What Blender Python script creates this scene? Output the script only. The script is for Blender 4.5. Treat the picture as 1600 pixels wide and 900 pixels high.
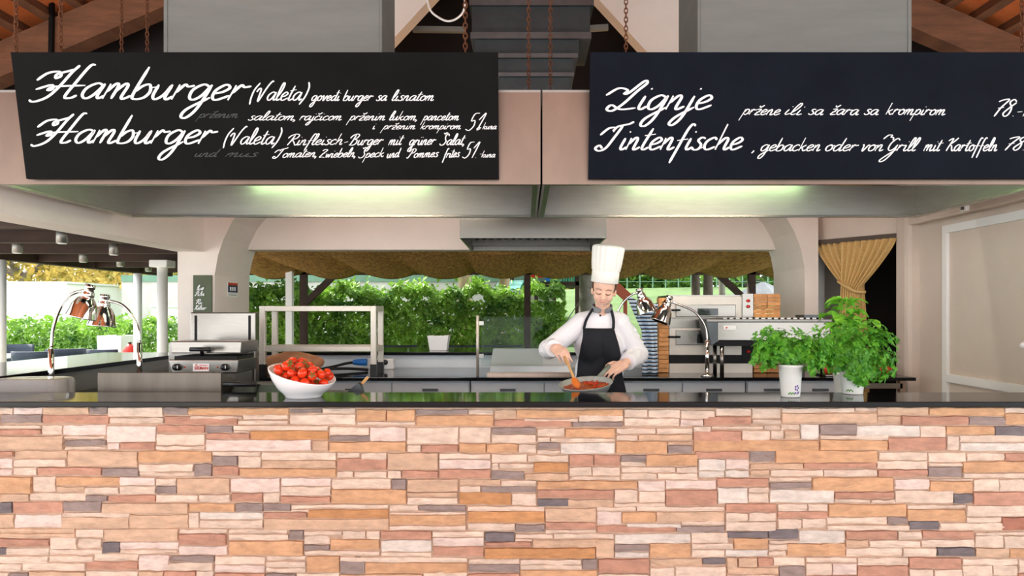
import bpy, bmesh, math, random
import numpy as np
from mathutils import Vector, Matrix, Euler, noise

random.seed(7); rng = np.random.default_rng(7)
scene = bpy.context.scene
C = scene.collection
for o in list(bpy.data.objects): bpy.data.objects.remove(o)

# ------------------------------------------------------------------ camera
F = 1120.0; CX, CY, EYE = 820.0, 487.0, 1.45
cam_d = bpy.data.cameras.new('camera'); cam = bpy.data.objects.new('camera', cam_d); C.objects.link(cam)
cam_d.sensor_width = 36.0; cam_d.lens = F/1600*36.0
cam_d.shift_x = -(CX-800)/1600; cam_d.shift_y = (CY-450)/1600
cam_d.clip_end = 300
cam.location = (0, 0, EYE); cam.rotation_euler = (math.pi/2, 0, 0)
scene.camera = cam
# ------------------------------------------------------------------ sky, sun, exposure
w = bpy.data.worlds.new('sky'); scene.world = w; w.use_nodes = True
bg = w.node_tree.nodes['Background']; bg.inputs[0].default_value = (0.93, 0.97, 1.0, 1); bg.inputs[1].default_value = 1.55
sd = bpy.data.lights.new('sun', 'SUN'); sd.energy = 5.0; sd.angle = math.radians(2.0); sd.color = (1.0, 0.93, 0.8)
sun = bpy.data.objects.new('sun', sd); C.objects.link(sun)
sun.rotation_euler = Vector((0.62, -0.42, -0.85)).to_track_quat('-Z', 'Y').to_euler()
vs = scene.view_settings
scene.display_settings.display_device = 'sRGB'
vs.view_transform = 'Standard'; vs.look = 'None'; vs.gamma = 1.0; vs.use_curve_mapping = False
vs.exposure = 1.35
scene.cycles.max_bounces = 10; scene.cycles.diffuse_bounces = 5; scene.cycles.glossy_bounces = 4
scene.cycles.transmission_bounces = 6; scene.cycles.use_denoising = True

# ------------------------------------------------------------------ helpers
def P(x, y, Y): return Vector(((x-CX)*Y/F, Y, EYE-(y-CY)*Y/F))
def PX(x, Y): return (x-CX)*Y/F
def PZ(y, Y): return EYE-(y-CY)*Y/F
def lin(r, g, b):
    f = lambda c: (c/255/12.92 if c/255 <= .04045 else ((c/255+.055)/1.055)**2.4)
    return (f(r), f(g), f(b))
ORG = {}
class MB:
    def __init__(s): s.v = []; s.f = []
    def add(s, vs, fs):
        n = len(s.v); s.v += [tuple(v) for v in vs]; s.f += [tuple(i+n for i in f) for f in fs]; return s
    def box(s, x0, x1, y0, y1, z0, z1):
        v = [(x0,y0,z0),(x1,y0,z0),(x1,y1,z0),(x0,y1,z0),(x0,y0,z1),(x1,y0,z1),(x1,y1,z1),(x0,y1,z1)]
        return s.add(v, [(0,3,2,1),(4,5,6,7),(0,1,5,4),(1,2,6,5),(2,3,7,6),(3,0,4,7)])
    def obox(s, c, dx, dy, dz, R=None):      # oriented box, full sizes
        c = Vector(c); R = R or Matrix.Identity(3); n = len(s.v)
        MB.box(s, -dx/2, dx/2, -dy/2, dy/2, -dz/2, dz/2)
        for i in range(n, len(s.v)): s.v[i] = tuple(c + R @ Vector(s.v[i]))
        return s
    def bar(s, a, b, wd, ht, up=(0,0,1)):    # box along a-b
        a, b = Vector(a), Vector(b); d = (b-a); L = d.length; d.normalize()
        u = Vector(up); x = d.cross(u)
        if x.length < 1e-4: x = d.cross(Vector((0,1,0)))
        x.normalize(); u = x.cross(d)
        R = Matrix((x, d, u)).transposed()
        return s.obox((a+b)/2, wd, L, ht, R)
    def prism(s, pts, a0, a1, axis='y'):     # polygon extruded along an axis
        n = len(pts)
        m = {'y': lambda p, t: (p[0], t, p[1]), 'x': lambda p, t: (t, p[0], p[1]), 'z': lambda p, t: (p[0], p[1], t)}[axis]
        v = [m(p, a0) for p in pts] + [m(p, a1) for p in pts]
        f = [tuple(range(n))[::-1], tuple(range(n, 2*n))] + [(i, (i+1) % n, n+(i+1) % n, n+i) for i in range(n)]
        return s.add(v, f)
    def tube(s, path, r, seg=8, cap=True):
        path = [Vector(p) for p in path]; n = len(path)
        rs = r if isinstance(r, (list, tuple)) else [r]*n
        vs = []; ref = None
        for i, p in enumerate(path):
            d = (path[min(i+1, n-1)]-path[max(i-1, 0)]).normalized()
            if ref is None: ref = d.orthogonal().normalized()
            x = (ref - d*ref.dot(d)); x = x.normalized() if x.length > 1e-5 else d.orthogonal().normalized()
            ref = x; y = d.cross(x)
            for k in range(seg):
                t = 2*math.pi*k/seg; vs.append(p + (x*math.cos(t)+y*math.sin(t))*rs[i])
        fs = [(i*seg+k, i*seg+(k+1) % seg, (i+1)*seg+(k+1) % seg, (i+1)*seg+k) for i in range(n-1) for k in range(seg)]
        if cap: fs += [tuple(range(seg))[::-1], tuple((n-1)*seg+k for k in range(seg))]
        return s.add(vs, fs)
    def lathe(s, prof, c=(0,0,0), R=None, seg=24):   # prof: (r, z)
        c = Vector(c); R = R or Matrix.Identity(3); n = len(prof); vs = []
        for r, z in prof:
            for k in range(seg):
                t = 2*math.pi*k/seg; vs.append(c + R @ Vector((r*math.cos(t), r*math.sin(t), z)))
        fs = [(i*seg+k, i*seg+(k+1) % seg, (i+1)*seg+(k+1) % seg, (i+1)*seg+k) for i in range(n-1) for k in range(seg)]
        return s.add(vs, fs)
    def ball(s, c, r, R=None, seg=12, rings=8):
        r = (r, r, r) if isinstance(r, (int, float)) else r
        c = Vector(c); R = R or Matrix.Identity(3); vs = [c+R @ Vector((0,0,-r[2]))]
        for i in range(1, rings):
            a = -math.pi/2+math.pi*i/rings
            for k in range(seg):
                t = 2*math.pi*k/seg
                vs.append(c + R @ Vector((r[0]*math.cos(a)*math.cos(t), r[1]*math.cos(a)*math.sin(t), r[2]*math.sin(a))))
        vs.append(c+R @ Vector((0,0,r[2]))); L = len(vs)-1
        fs = [(0, 1+(k+1) % seg, 1+k) for k in range(seg)]
        fs += [(1+i*seg+k, 1+i*seg+(k+1) % seg, 1+(i+1)*seg+(k+1) % seg, 1+(i+1)*seg+k) for i in range(rings-2) for k in range(seg)]
        b = 1+(rings-2)*seg; fs += [(b+k, b+(k+1) % seg, L) for k in range(seg)]
        return s.add(vs, fs)
    def capsule(s, a, ra, b, rb, seg=12):
        a, b = Vector(a), Vector(b); d = (b-a); d = d.normalized() if d.length > 1e-6 else Vector((0,0,1))
        path, rs = [], []
        for t in (88, 60, 30): path.append(a-d*ra*math.sin(math.radians(t))); rs.append(max(ra*math.cos(math.radians(t)), 1e-4))
        path += [a, b]; rs += [ra, rb]
        for t in (30, 60, 88): path.append(b+d*rb*math.sin(math.radians(t))); rs.append(max(rb*math.cos(math.radians(t)), 1e-4))
        return s.tube(path, rs, seg)
    def grid(s, fn, nu, nv, closed=False):
        vs = [fn(i/nu, j/nv) for j in range(nv+1) for i in range(nu+1)]
        return s.add(vs, [(j*(nu+1)+i, j*(nu+1)+i+1, (j+1)*(nu+1)+i+1, (j+1)*(nu+1)+i) for j in range(nv) for i in range(nu)])
    def mesh(s, name, org):
        me = bpy.data.meshes.new(name)
        me.from_pydata([(v[0]-org[0], v[1]-org[1], v[2]-org[2]) for v in s.v], [], s.f); me.update()
        return me
    def build(s, name, mat, parent=None, smooth=False, bevel=0, solid=0, sub=0, label=None, loc=None):
        if parent is not None: org = ORG[parent]
        elif loc is not None: org = Vector(loc)
        else:
            a = np.array(s.v); org = Vector(((a[:,0].min()+a[:,0].max())/2, (a[:,1].min()+a[:,1].max())/2, a[:,2].min()))
        me = s.mesh(name, org); o = bpy.data.objects.new(name, me); C.objects.link(o)
        if parent is not None: o.parent = parent
        else: o.location = org
        ORG[o] = org
        me.materials.append(M[mat] if isinstance(mat, str) else mat)
        if smooth: me.polygons.foreach_set('use_smooth', [True]*len(me.polygons))
        if bevel:
            b = o.modifiers.new('bevel', 'BEVEL'); b.width = bevel; b.segments = 2; b.limit_method = 'ANGLE'; b.angle_limit = math.radians(40)
        if solid:
            b = o.modifiers.new('solid', 'SOLIDIFY'); b.thickness = solid; b.offset = 0
        if sub:
            b = o.modifiers.new('sub', 'SUBSURF'); b.levels = sub; b.render_levels = sub
        if label: o['label'] = label
        return o
def rotm(x=0, y=0, z=0): return Euler((math.radians(x), math.radians(y), math.radians(z)), 'XYZ').to_matrix()
def tag(o, label=None, cat=None, group=None, kind=None):
    if label: o['label'] = label
    if cat: o['category'] = cat
    if group: o['group'] = group
    if kind: o['kind'] = kind
    return o
def thing(name, label, cat, loc=(0,0,0), group=None):
    o = bpy.data.objects.new(name, None); C.objects.link(o); o.location = loc; o.empty_display_size = .1
    ORG[o] = Vector(loc); return tag(o, label, cat, group)
def struct(o): o['kind'] = 'structure'; return o
def smooth_path(pts, n=6):
    pts = [Vector(p) for p in pts]
    if len(pts) < 3: return pts
    out = []
    for i in range(len(pts)-1):
        p0 = pts[i-1] if i else pts[0]*2-pts[1]; p1 = pts[i]; p2 = pts[i+1]
        p3 = pts[i+2] if i+2 < len(pts) else p2*2-p1
        for k in range(n):
            t = k/n
            out.append(.5*((2*p1)+(-p0+p2)*t+(2*p0-5*p1+4*p2-p3)*t*t+(-p0+3*p1-3*p2+p3)*t**3))
    out.append(pts[-1]); return out

# ------------------------------------------------------------------ materials
M = {}
def mat(name, col, rough=.6, metal=0, var=0.0, vscale=6, stretch=(1,1,1), bump=0.0, bscale=40, spec=.5, rnd=0.0, emit=0, trans=0, alpha=1, col2=None, tlu=0, ior=1.45, coat=0):
    m = bpy.data.materials.new(name); m.use_nodes = True; nt = m.node_tree; N = nt.nodes; L = nt.links
    b = N['Principled BSDF']; c = tuple(col)+(1,)
    b.inputs['Base Color'].default_value = c; b.inputs['Roughness'].default_value = rough; b.inputs['Metallic'].default_value = metal
    b.inputs['Specular IOR Level'].default_value = spec; b.inputs['IOR'].default_value = ior
    if coat: b.inputs['Coat Weight'].default_value = coat; b.inputs['Coat Roughness'].default_value = .1
    if trans: b.inputs['Transmission Weight'].default_value = trans
    if emit: b.inputs['Emission Color'].default_value = c; b.inputs['Emission Strength'].default_value = emit
    if alpha < 1: b.inputs['Alpha'].default_value = alpha
    src = None
    if var or bump or col2:
        tc = N.new('ShaderNodeTexCoord'); mp = N.new('ShaderNodeMapping'); mp.inputs['Scale'].default_value = stretch
        L.new(tc.outputs['Object'], mp.inputs['Vector'])
        if rnd:
            oi = N.new('ShaderNodeObjectInfo'); ml = N.new('ShaderNodeVectorMath'); ml.operation = 'SCALE'; ml.inputs['Scale'].default_value = 37
            cb = N.new('ShaderNodeCombineXYZ'); 
            for k in range(3): L.new(oi.outputs['Random'], cb.inputs[k])
            L.new(cb.outputs[0], ml.inputs[0]); L.new(ml.outputs[0], mp.inputs['Location'])
    if var or col2:
        nz = N.new('ShaderNodeTexNoise'); nz.inputs['Scale'].default_value = vscale; nz.inputs['Detail'].default_value = 5; nz.inputs['Roughness'].default_value = .6
        L.new(mp.outputs[0], nz.inputs['Vector'])
        cr = N.new('ShaderNodeValToRGB'); e = cr.color_ramp.elements
        e[0].position = .32; e[1].position = .68
        d = col2 or tuple(x*(1-var) for x in col); e[0].color = tuple(d)+(1,); e[1].color = (tuple(min(1, x*(1+var)) for x in col) if not col2 else tuple(col))+(1,)
        L.new(nz.outputs['Fac'], cr.inputs['Fac']); src = cr.outputs['Color']
    if rnd:
        oi2 = N.new('ShaderNodeObjectInfo'); hs = N.new('ShaderNodeHueSaturation')
        mr = N.new('ShaderNodeMapRange'); mr.inputs['To Min'].default_value = 1-rnd; mr.inputs['To Max'].default_value = 1+rnd
        L.new(oi2.outputs['Random'], mr.inputs['Value']); L.new(mr.outputs[0], hs.inputs['Value'])
        if src: L.new(src, hs.inputs['Color'])
        else: hs.inputs['Color'].default_value = c
        src = hs.outputs['Color']
    if src: L.new(src, b.inputs['Base Color'])
    if bump:
        bn = N.new('ShaderNodeTexNoise'); bn.inputs['Scale'].default_value = bscale; bn.inputs['Detail'].default_value = 6
        L.new(mp.outputs[0], bn.inputs['Vector']); bp = N.new('ShaderNodeBump'); bp.inputs['Strength'].default_value = bump; bp.inputs['Distance'].default_value = .01
        L.new(bn.outputs['Fac'], bp.inputs['Height']); L.new(bp.outputs[0], b.inputs['Normal'])
    if tlu:
        tb = N.new('ShaderNodeBsdfTranslucent'); mx = N.new('ShaderNodeMixShader'); mx.inputs[0].default_value = tlu
        if src: L.new(src, tb.inputs[0])
        else: tb.inputs[0].default_value = c
        L.new(b.outputs[0], mx.inputs[1]); L.new(tb.outputs[0], mx.inputs[2]); L.new(mx.outputs[0], N['Material Output'].inputs[0])
    M[name] = m; return m
S = lin
mat('plaster', S(236,226,216), .85, var=.04, vscale=2, bump=.05, bscale=60)
mat('plaster_warm', S(216,202,188), .8, var=.04, vscale=2, bump=.04, bscale=50)
mat('paving', S(206,204,200), .8, var=.1, vscale=3, bump=.1)
mat('kitchen_floor', S(150,140,130), .6, var=.15, vscale=5)
mat('granite', S(14,16,20), .08, var=.4, vscale=120, spec=.35)
mat('granite_edge', S(30,38,46), .2, var=.3, vscale=120)
mat('steel', S(148,143,136), .27, 1, var=.05, vscale=9, stretch=(1,1,14), bump=.02, bscale=30)
mat('steel_warm', S(172,152,138), .35, 1, var=.06, vscale=7, stretch=(10,1,1), bump=.02, bscale=30)
mat('steel_satin', S(158,156,151), .45, .85, var=.06, vscale=6, stretch=(1,1,6))
mat('galvanised', S(128,132,128), .6, .4, var=.08, vscale=4, stretch=(.5,1,3))
mat('cabinet_grey', S(196,203,208), .35, .1, var=.04, vscale=4)
mat('rack_steel', S(198,190,178), .4, .5, var=.05, vscale=6)
mat('guard_steel', S(112,104,95), .42, .85, var=.18, vscale=5, stretch=(2,1,.4))
mat('hood_steel', S(128,110,98), .38, .9, var=.12, vscale=2.5, stretch=(1.5,1,.6), bump=.02, bscale=30)
mat('duct_dark', S(56,62,64), .5, .6, var=.15, vscale=6)
mat('steel_dark', S(92,96,98), .4, .9, var=.15, vscale=6)
mat('chrome', S(225,222,218), .07, 1)
mat('black_plastic', S(22,22,24), .4)
mat('black_metal', S(18,18,18), .5, .5)
mat('chalkboard', S(17,18,18), .75, spec=.12, var=.22, vscale=3, bump=.02)
mat('chalkboard_blue', S(15,20,30), .75, spec=.12, var=.22, vscale=3, bump=.02)
mat('board_edge', S(70,60,52), .8)
mat('chalk', S(250,252,252), .9)
mat('chalk_faint', S(78,80,82), .9)
mat('rust', S(104,64,40), .8, .3, var=.4, vscale=40, bump=.3, bscale=90)
mat('timber', S(112,72,48), .75, var=.3, vscale=3, stretch=(1,1,6), bump=.2, bscale=30)
mat('timber_dark', S(58,40,32), .75, var=.3, vscale=4, stretch=(1,1,4), bump=.2)
mat('terracotta', S(250,136,74), .8, var=.15, vscale=5, rnd=.1)
mat('dark_void', S(26,18,16), .9, var=.3, vscale=3)  # near-black colour in place of unlit depth
mat('reed', S(228,168,92), .8, col2=S(136,86,40), vscale=9, stretch=(5,.8,5), bump=1.0, bscale=60)
mat('curtain', S(214,180,118), .9, var=.12, vscale=60, bump=.3, bscale=200)
mat('curtain_rod', S(86,74,64), .7)
mat('skin', S(236,192,168), .5, var=.04, vscale=12)
mat('lips', S(206,122,112), .4)
mat('brow', S(96,66,50), .8)
mat('hair', S(98,66,46), .6, var=.3, vscale=40, stretch=(1,1,.2))
mat('jacket', S(240,240,244), .85, bump=.35, bscale=14)
mat('hat', S(244,242,234), .85, bump=.05, bscale=30)
mat('apron', S(24,27,34), .85, var=.2, vscale=10, bump=.15, bscale=20)
mat('collar', S(128,130,134), .8)
mat('trousers', S(40,42,48), .85)
mat('pan', S(172,180,176), .5, .2, var=.12, vscale=50)
mat('pan_handle', S(138,148,136), .5)
mat('sauce', S(196,110,34), .3, col2=S(150,52,18), vscale=22, bump=.6, bscale=60)
mat('sauce_red', S(206,62,26), .35)
mat('wood_light', S(216,170,112), .55, var=.12, vscale=20, stretch=(1,1,.2))
mat('spoon_sauce', S(222,120,40), .4, var=.15, vscale=40)
mat('ceramic', S(244,244,244), .2, spec=.6)
mat('tomato', S(226,58,20), .15, var=.1, vscale=20, rnd=.08, spec=.6)
mat('calyx', S(84,116,40), .6)
mat('pot', S(236,238,232), .35, var=.03, vscale=10)
mat('print_green', S(96,150,78), .6)
mat('print_purple', S(120,96,160), .6)
mat('soil', S(60,44,34), .95)
def leafm(name, a, b, sc=9, t=.35): mat(name, a, .5, col2=b, vscale=sc, tlu=t)
leafm('parsley', S(122,198,56), S(44,126,30), 30)
leafm('basil', S(164,222,80), S(104,190,52), 20)
mat('stem', S(120,176,70), .6)
leafm('hedge', S(150,196,66), S(50,100,34), 3.0)
leafm('tree_green', S(150,190,84), S(70,116,50), 2)
leafm('tree_yellow', S(226,196,110), S(140,140,66), 2)
mat('bark_dark', S(82,70,62), .9, var=.3, vscale=6, bump=.5, bscale=20)
mat('bark', S(118,112,104), .9, var=.3, vscale=6, bump=.5, bscale=20)
mat('bark_pale', S(206,182,148), .9, var=.2, vscale=6, bump=.3, bscale=20)
mat('lawn', S(86,110,62), .95, col2=S(64,88,46), vscale=1.5, bump=.4, bscale=60)
mat('garden_wall', S(186,184,178), .9, var=.15, vscale=2, bump=.3, bscale=12)
mat('teal', S(60,170,150), .5); mat('teal_band', S(104,138,118), .7, var=.1)
mat('blue_plastic', S(30,110,190), .4); mat('navy', S(44,58,84), .7, var=.15, vscale=60)
mat('red_plastic', S(196,44,34), .4); mat('redbrown', S(150,70,46), .6)
mat('white_paint', S(244,244,240), .6); mat('white_plastic', S(240,240,238), .35)
mat('wicker', S(48,56,70), .7, var=.3, vscale=60, bump=.4, bscale=120)
mat('grey_cloth', S(150,152,154), .9, var=.1)
mat('paper_bag', S(170,118,82), .85, var=.15, vscale=8, bump=.3, bscale=14)
mat('clear_plastic', S(236,234,230), .12, trans=.75, ior=1.2)
mat('glass', S(235,245,240), .02, trans=1.0, ior=1.15)
mat('dark_glass', S(26,30,26), .06, spec=.7)
mat('oven_brick', S(204,146,92), .85, var=.2, vscale=14, rnd=.14, bump=.3)
mat('green_board', S(86,96,74), .7, var=.12)
mat('lamp_tube', S(212,255,190), .5, emit=6)
mat('fill_tube_front', S(255,244,226), .5, emit=17)  # glow of the added, unseen front tubes
mat('fill_batten', S(255,246,236), .5, emit=30)  # glow of the added strip lights behind the hoods
mat('bulb', S(255,236,210), .5)
mat('rubber', S(20,20,22), .7)
mat('joint', S(190,162,140), .95, var=.15, vscale=20, bump=.3)
for k, c in dict(c=(221,199,180), p=(223,202,191), w=(215,205,194), t=(206,174,147), o=(206,162,124), O=(196,144,98), r=(190,144,122), R=(170,116,96), g=(150,134,128), G=(118,110,112)).items():
    mat('stone_'+k, S(*c), .85, var=.17, vscale=14, stretch=(1,1,2.4), bump=1.0, bscale=22, rnd=.06)
# ------------------------------------------------------------------ the stone-faced bar front
STONES = {  # region origin -> stones as x0,x1,y0,y1,colour in 3/16 px steps of the facing
'A0': "0,115,30,95,c;115,360,30,95,p;15,360,92,165,g;360,750,28,92,t;750,905,30,95,g;360,915,95,172,r;905,1365,30,115,c;920,1375,115,172,c;1365,1575,30,100,g;1375,1987,105,178,r;0,355,178,215,c;0,355,215,265,r;355,530,178,265,c;530,895,178,268,p;540,890,268,300,c;545,890,300,355,g;545,895,355,388,c;0,540,268,388,t;900,1310,185,325,p;900,1005,325,388,p;1005,1300,325,392,r;1310,1712,178,248,r;1310,1717,250,350,c;1300,1717,350,392,c;0,125,395,455,r;0,115,455,545,p;0,115,545,605,p;125,570,392,462,t;125,560,462,530,c;120,320,530,600,c;320,860,530,600,r;570,1155,395,530,t;860,1165,535,608,g;1155,1772,395,495,o;1165,1622,500,570,c;1165,1640,570,612,c;0,275,612,752,o;0,250,755,822,t;280,475,605,740,c;475,1010,610,690,o;475,715,690,740,t;255,725,742,808,c;715,1000,693,760,c;1005,1305,610,685,p;1000,1305,685,760,c;720,905,762,822,g;905,1305,762,825,r;1310,1480,620,683,c;1305,1478,685,758,g;1480,1922,620,750,t;1305,1662,758,825,c",
'A260': "170,1025,38,100,o;205,640,100,135,c;640,1022,88,135,c;600,1022,135,178,c;1030,1300,40,86,g;1300,1580,40,88,c;1030,1583,88,180,c;330,560,185,248,g;560,1355,183,226,c;560,700,224,248,c;335,700,248,302,r;700,1355,226,308,O;335,1215,300,398,p;1215,1355,310,396,t;1362,1697,190,264,c;1362,1787,264,318,g;1362,1999,318,405,o;235,385,500,610,g;390,600,435,520,g;385,795,400,438,c;600,795,438,538,c;392,608,520,607,r;793,1420,405,475,c;798,1420,475,542,t;612,1420,540,615,o;1425,1617,405,455,c;1425,1840,455,562,r;1425,1565,562,620,c;1567,1840,565,622,c;278,540,755,825,c;538,955,620,742,p;543,808,745,824,r;808,952,745,826,c;958,1378,618,688,p;955,1378,688,772,c;955,1372,772,832,r;1378,1877,625,712,c;1378,2002,712,838,o",
'A520': "200,450,50,150,o;450,690,52,150,o;202,690,150,188,c;692,1130,50,98,g;1130,1340,50,96,c;695,1342,98,190,o;1345,1535,50,132,t;1345,1987,132,200,r;310,614,193,318,p;618,1048,196,343,c;618,740,345,410,c;740,1048,343,411,r;1052,1320,194,330,c;1325,1697,198,256,g;1320,1697,256,332,c;1052,1280,330,413,o;1280,1545,333,413,o;1545,1697,335,416,c;236,455,408,475,c;457,882,410,558,t;458,575,558,625,c;575,882,556,628,r;885,1318,414,465,c;885,1318,465,548,p;885,1318,546,630,r;1320,1622,418,495,c;1320,1385,495,562,c;1385,1680,495,545,c;1320,1597,563,637,g;0,490,626,672,c;0,492,672,716,c;494,616,626,722,g;620,1048,628,738,t;620,1045,737,776,t;620,1045,778,842,c;1052,1400,632,682,t;1052,1235,682,740,c;1400,1697,638,690,c;1235,1697,688,750,g;1050,1490,738,846,O;1490,1697,748,852,c",
'A780': "140,1033,50,124,o;205,660,124,158,c;660,1033,93,152,c;606,1033,152,199,g;1038,1235,44,120,c;1235,1508,48,122,c;1038,1502,120,192,c;1508,1797,54,135,c;1502,1700,133,192,p;315,548,206,280,c;548,966,206,287,o;315,425,280,324,c;425,966,287,325,c;315,503,324,386,g;315,512,386,424,c;508,966,326,424,w;970,1305,203,258,c;1305,1610,200,258,c;970,1155,258,312,c;1155,1608,258,312,t;970,1402,312,420,o;1400,1608,346,417,g;1400,1608,312,346,t;236,578,428,490,c;285,578,490,578,O;212,578,580,643,t;580,785,426,527,r;785,1008,426,527,r;580,772,527,606,c;772,1008,527,606,c;580,1008,606,644,c;1010,1230,427,487,g;1218,1652,422,522,o;1010,1225,487,526,c;1012,1470,526,580,c;1470,1652,524,580,c;1012,1315,580,638,c;1315,1652,578,638,c;315,1152,643,717,o;315,957,715,795,r;315,585,790,860,G;568,952,798,866,t;955,1152,715,828,c;1152,1383,640,730,p;1160,1383,730,826,c;955,1385,826,868,c;1383,1807,638,718,p;1383,1815,718,852,r",
'A1040': "410,712,38,105,c;313,712,105,182,r;714,960,38,130,c;714,960,130,172,c;960,1570,36,80,c;960,1757,80,163,t;225,375,188,240,c;375,812,188,222,c;812,955,183,222,c;955,1117,174,226,c;1117,1275,172,302,w;225,627,226,318,r;627,870,224,312,c;870,985,226,302,c;985,1117,226,302,t;228,1275,303,402,o;1275,1590,170,260,g;1275,1850,260,306,c;1278,1845,300,394,o;243,692,398,462,r;268,496,460,560,w;496,692,460,552,p;268,490,560,620,w;490,692,552,618,w;695,912,390,492,g;912,1762,390,497,o;698,1142,497,550,t;1142,1752,490,547,r;698,866,550,604,t;866,1307,548,607,c;1307,1760,547,612,c;422,852,618,697,r;428,682,697,835,w;682,857,697,745,c;682,857,745,828,c;858,1217,612,655,c;862,1217,653,714,g;860,1402,714,830,w;1217,1897,613,736,o;1402,1902,734,797,r;1402,1700,796,830,c;1702,1907,796,832,c",
'A1300': "182,370,30,66,c;370,800,30,104,t;370,570,104,167,t;570,1132,104,180,r;800,1432,32,106,o;1132,1462,112,187,g;1432,1610,82,180,o;1432,1610,36,82,c;190,722,178,278,w;722,937,183,282,c;460,947,280,397,r;940,1347,188,264,o;1347,1593,188,274,G;945,1052,264,392,c;1052,1610,264,326,c;1055,1610,324,400,w;380,787,403,476,c;365,787,476,550,c;372,792,548,614,r;790,1112,408,492,c;1112,1432,412,478,c;1432,1610,412,484,r;793,1080,492,528,c;793,1080,527,614,g;1080,1610,480,578,o;1080,1610,578,624,c;512,805,623,718,p;512,1005,720,830,c;807,1168,646,752,o;807,1168,624,648,c;1168,1382,628,734,c;1382,1595,628,734,c;1003,1170,750,836,G;1168,1610,734,852,r",
'B0': "0,112,130,227,G;112,532,126,226,r;0,127,228,346,t;128,524,230,345,p;530,853,120,213,g;853,1575,132,226,t;530,1097,213,256,c;515,1085,250,349,t;1075,1578,232,352,t;0,632,348,388,t;0,632,388,432,t;0,428,430,503,r;0,68,503,572,G;55,420,508,576,c;428,653,413,522,c;415,862,520,572,c;633,872,353,425,c;653,855,432,518,c;872,1492,350,461,t;855,1003,458,557,G;1003,1497,460,522,p;1003,1487,522,562,c;1495,1902,348,392,c;1497,1892,392,490,r;1490,1900,490,572,p;0,415,574,640,c;415,785,572,632,c;785,1162,558,622,c;0,190,640,713,c;190,722,634,702,c;722,1158,622,692,r;85,247,713,800,g;0,85,713,800,c;247,722,702,800,t;722,1162,698,800,c;1163,1422,562,698,p;1162,1372,700,800,t;1428,1792,568,630,g;1402,1784,626,702,c;1370,1642,702,800,r",
'B260': "190,577,138,212,o;577,812,133,214,g;812,1042,138,210,g;190,280,212,347,c;280,812,213,274,w;280,812,274,349,c;1042,1852,143,186,c;1042,1192,182,212,c;814,1177,210,264,r;1177,1855,188,270,O;814,1857,264,362,t;520,1012,352,394,c;520,1027,392,448,c;1025,1148,363,447,g;523,1148,448,572,o;1148,1470,366,406,c;1148,1367,405,482,c;1148,1367,482,527,g;1468,1665,366,437,c;1367,1780,435,528,o;1152,1782,528,574,c;255,402,698,800,c;408,828,576,650,c;405,828,650,718,p;405,828,718,800,r;832,1164,573,617,c;832,1168,617,672,c;832,1168,672,718,c;830,1082,718,800,g;1168,1448,578,714,o;1084,1448,716,800,c;1450,1660,582,728,g",
'B520': "472,715,150,206,c;715,1113,153,207,g;472,1113,206,238,c;472,1113,233,322,o;472,1113,320,364,c;1120,1767,158,208,c;1122,1767,200,304,O;1122,1522,302,368,c;1520,1767,312,384,g;280,397,363,437,c;400,828,367,442,r;402,828,442,543,w;402,828,543,587,c;830,1262,368,420,c;832,1262,418,498,p;832,1262,496,582,r;1266,1517,378,457,G;1517,1837,388,428,c;1268,1655,455,502,r;1515,1662,426,458,c;62,1124,582,636,c;265,1124,630,727,o;62,752,726,800,t;752,1124,706,800,c;1130,1560,597,646,c;1132,1560,644,718,g;1130,1560,720,800,r",
'B780': "380,808,178,296,t;382,808,294,357,r;382,808,356,390,c;810,1142,164,206,c;810,1020,206,322,p;1020,1307,208,306,o;1140,1877,163,208,c;1305,1877,208,296,t;1058,1515,304,346,w;812,1472,324,387,r;1470,1877,324,384,g;1515,1877,284,326,c;450,957,390,437,c;275,957,436,512,t;-122,802,508,603,O;800,957,436,592,t;958,1598,390,478,w;958,1252,476,546,g;958,1250,544,597,w;1250,1595,470,593,o;173,685,602,652,c;173,692,650,696,c;690,818,597,697,g;173,818,696,800,o;822,1250,598,722,r;822,1250,721,800,c;1252,1690,598,672,t;1252,1464,672,800,c;1462,1887,660,800,c",
'B1040': "493,918,138,217,r;493,687,214,290,c;687,918,211,290,c;493,918,286,370,c;926,1177,138,207,c;1177,1347,140,207,c;928,1352,205,267,r;928,1130,265,352,c;1130,1337,263,350,c;1350,2002,143,252,o;1338,1840,250,312,c;1338,2027,312,364,c;208,517,376,472,c;212,562,470,522,c;212,492,520,592,c;510,848,370,428,G;562,850,424,524,o;490,850,522,582,w;850,1107,353,442,G;1107,1492,362,474,w;852,1122,442,477,c;852,1062,475,532,c;852,1003,532,578,c;1003,1492,474,580,o;1493,1925,366,442,r;303,502,593,652,G;503,597,588,688,t;597,762,586,672,t;762,892,586,667,r;892,1157,583,657,c;508,940,670,732,t;503,943,730,800,c;940,1157,658,800,g;1162,1588,582,632,c;1162,1382,632,738,c;1382,1588,632,734,p;1160,1588,734,800,r",
'B1300': "455,628,248,318,g;618,1108,147,187,c;618,1110,187,292,o;633,890,284,362,G;888,1427,295,364,c;1108,1610,152,252,c;1108,1402,250,300,c;1402,1610,250,364,R;538,742,366,442,c;742,1182,366,437,r;108,303,443,508,t;303,732,443,508,c;732,1178,436,503,c;108,582,507,582,c;582,866,507,584,c;866,1182,502,578,G;-88,107,468,580,o;1180,1422,402,510,c;1183,1610,374,406,c;1422,1610,406,516,c;1183,1472,506,588,t;1472,1610,514,597,o;203,630,586,658,c;203,628,656,800,r;630,1068,586,684,r;633,837,683,800,c;837,1078,683,800,c;1075,1542,597,654,c;1078,1330,653,800,c;1330,1543,650,742,c;1543,1610,606,720,c;1543,1610,718,800,r"}
WY = 3.5                       # plane of the facing
sc0 = F/WY
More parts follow.
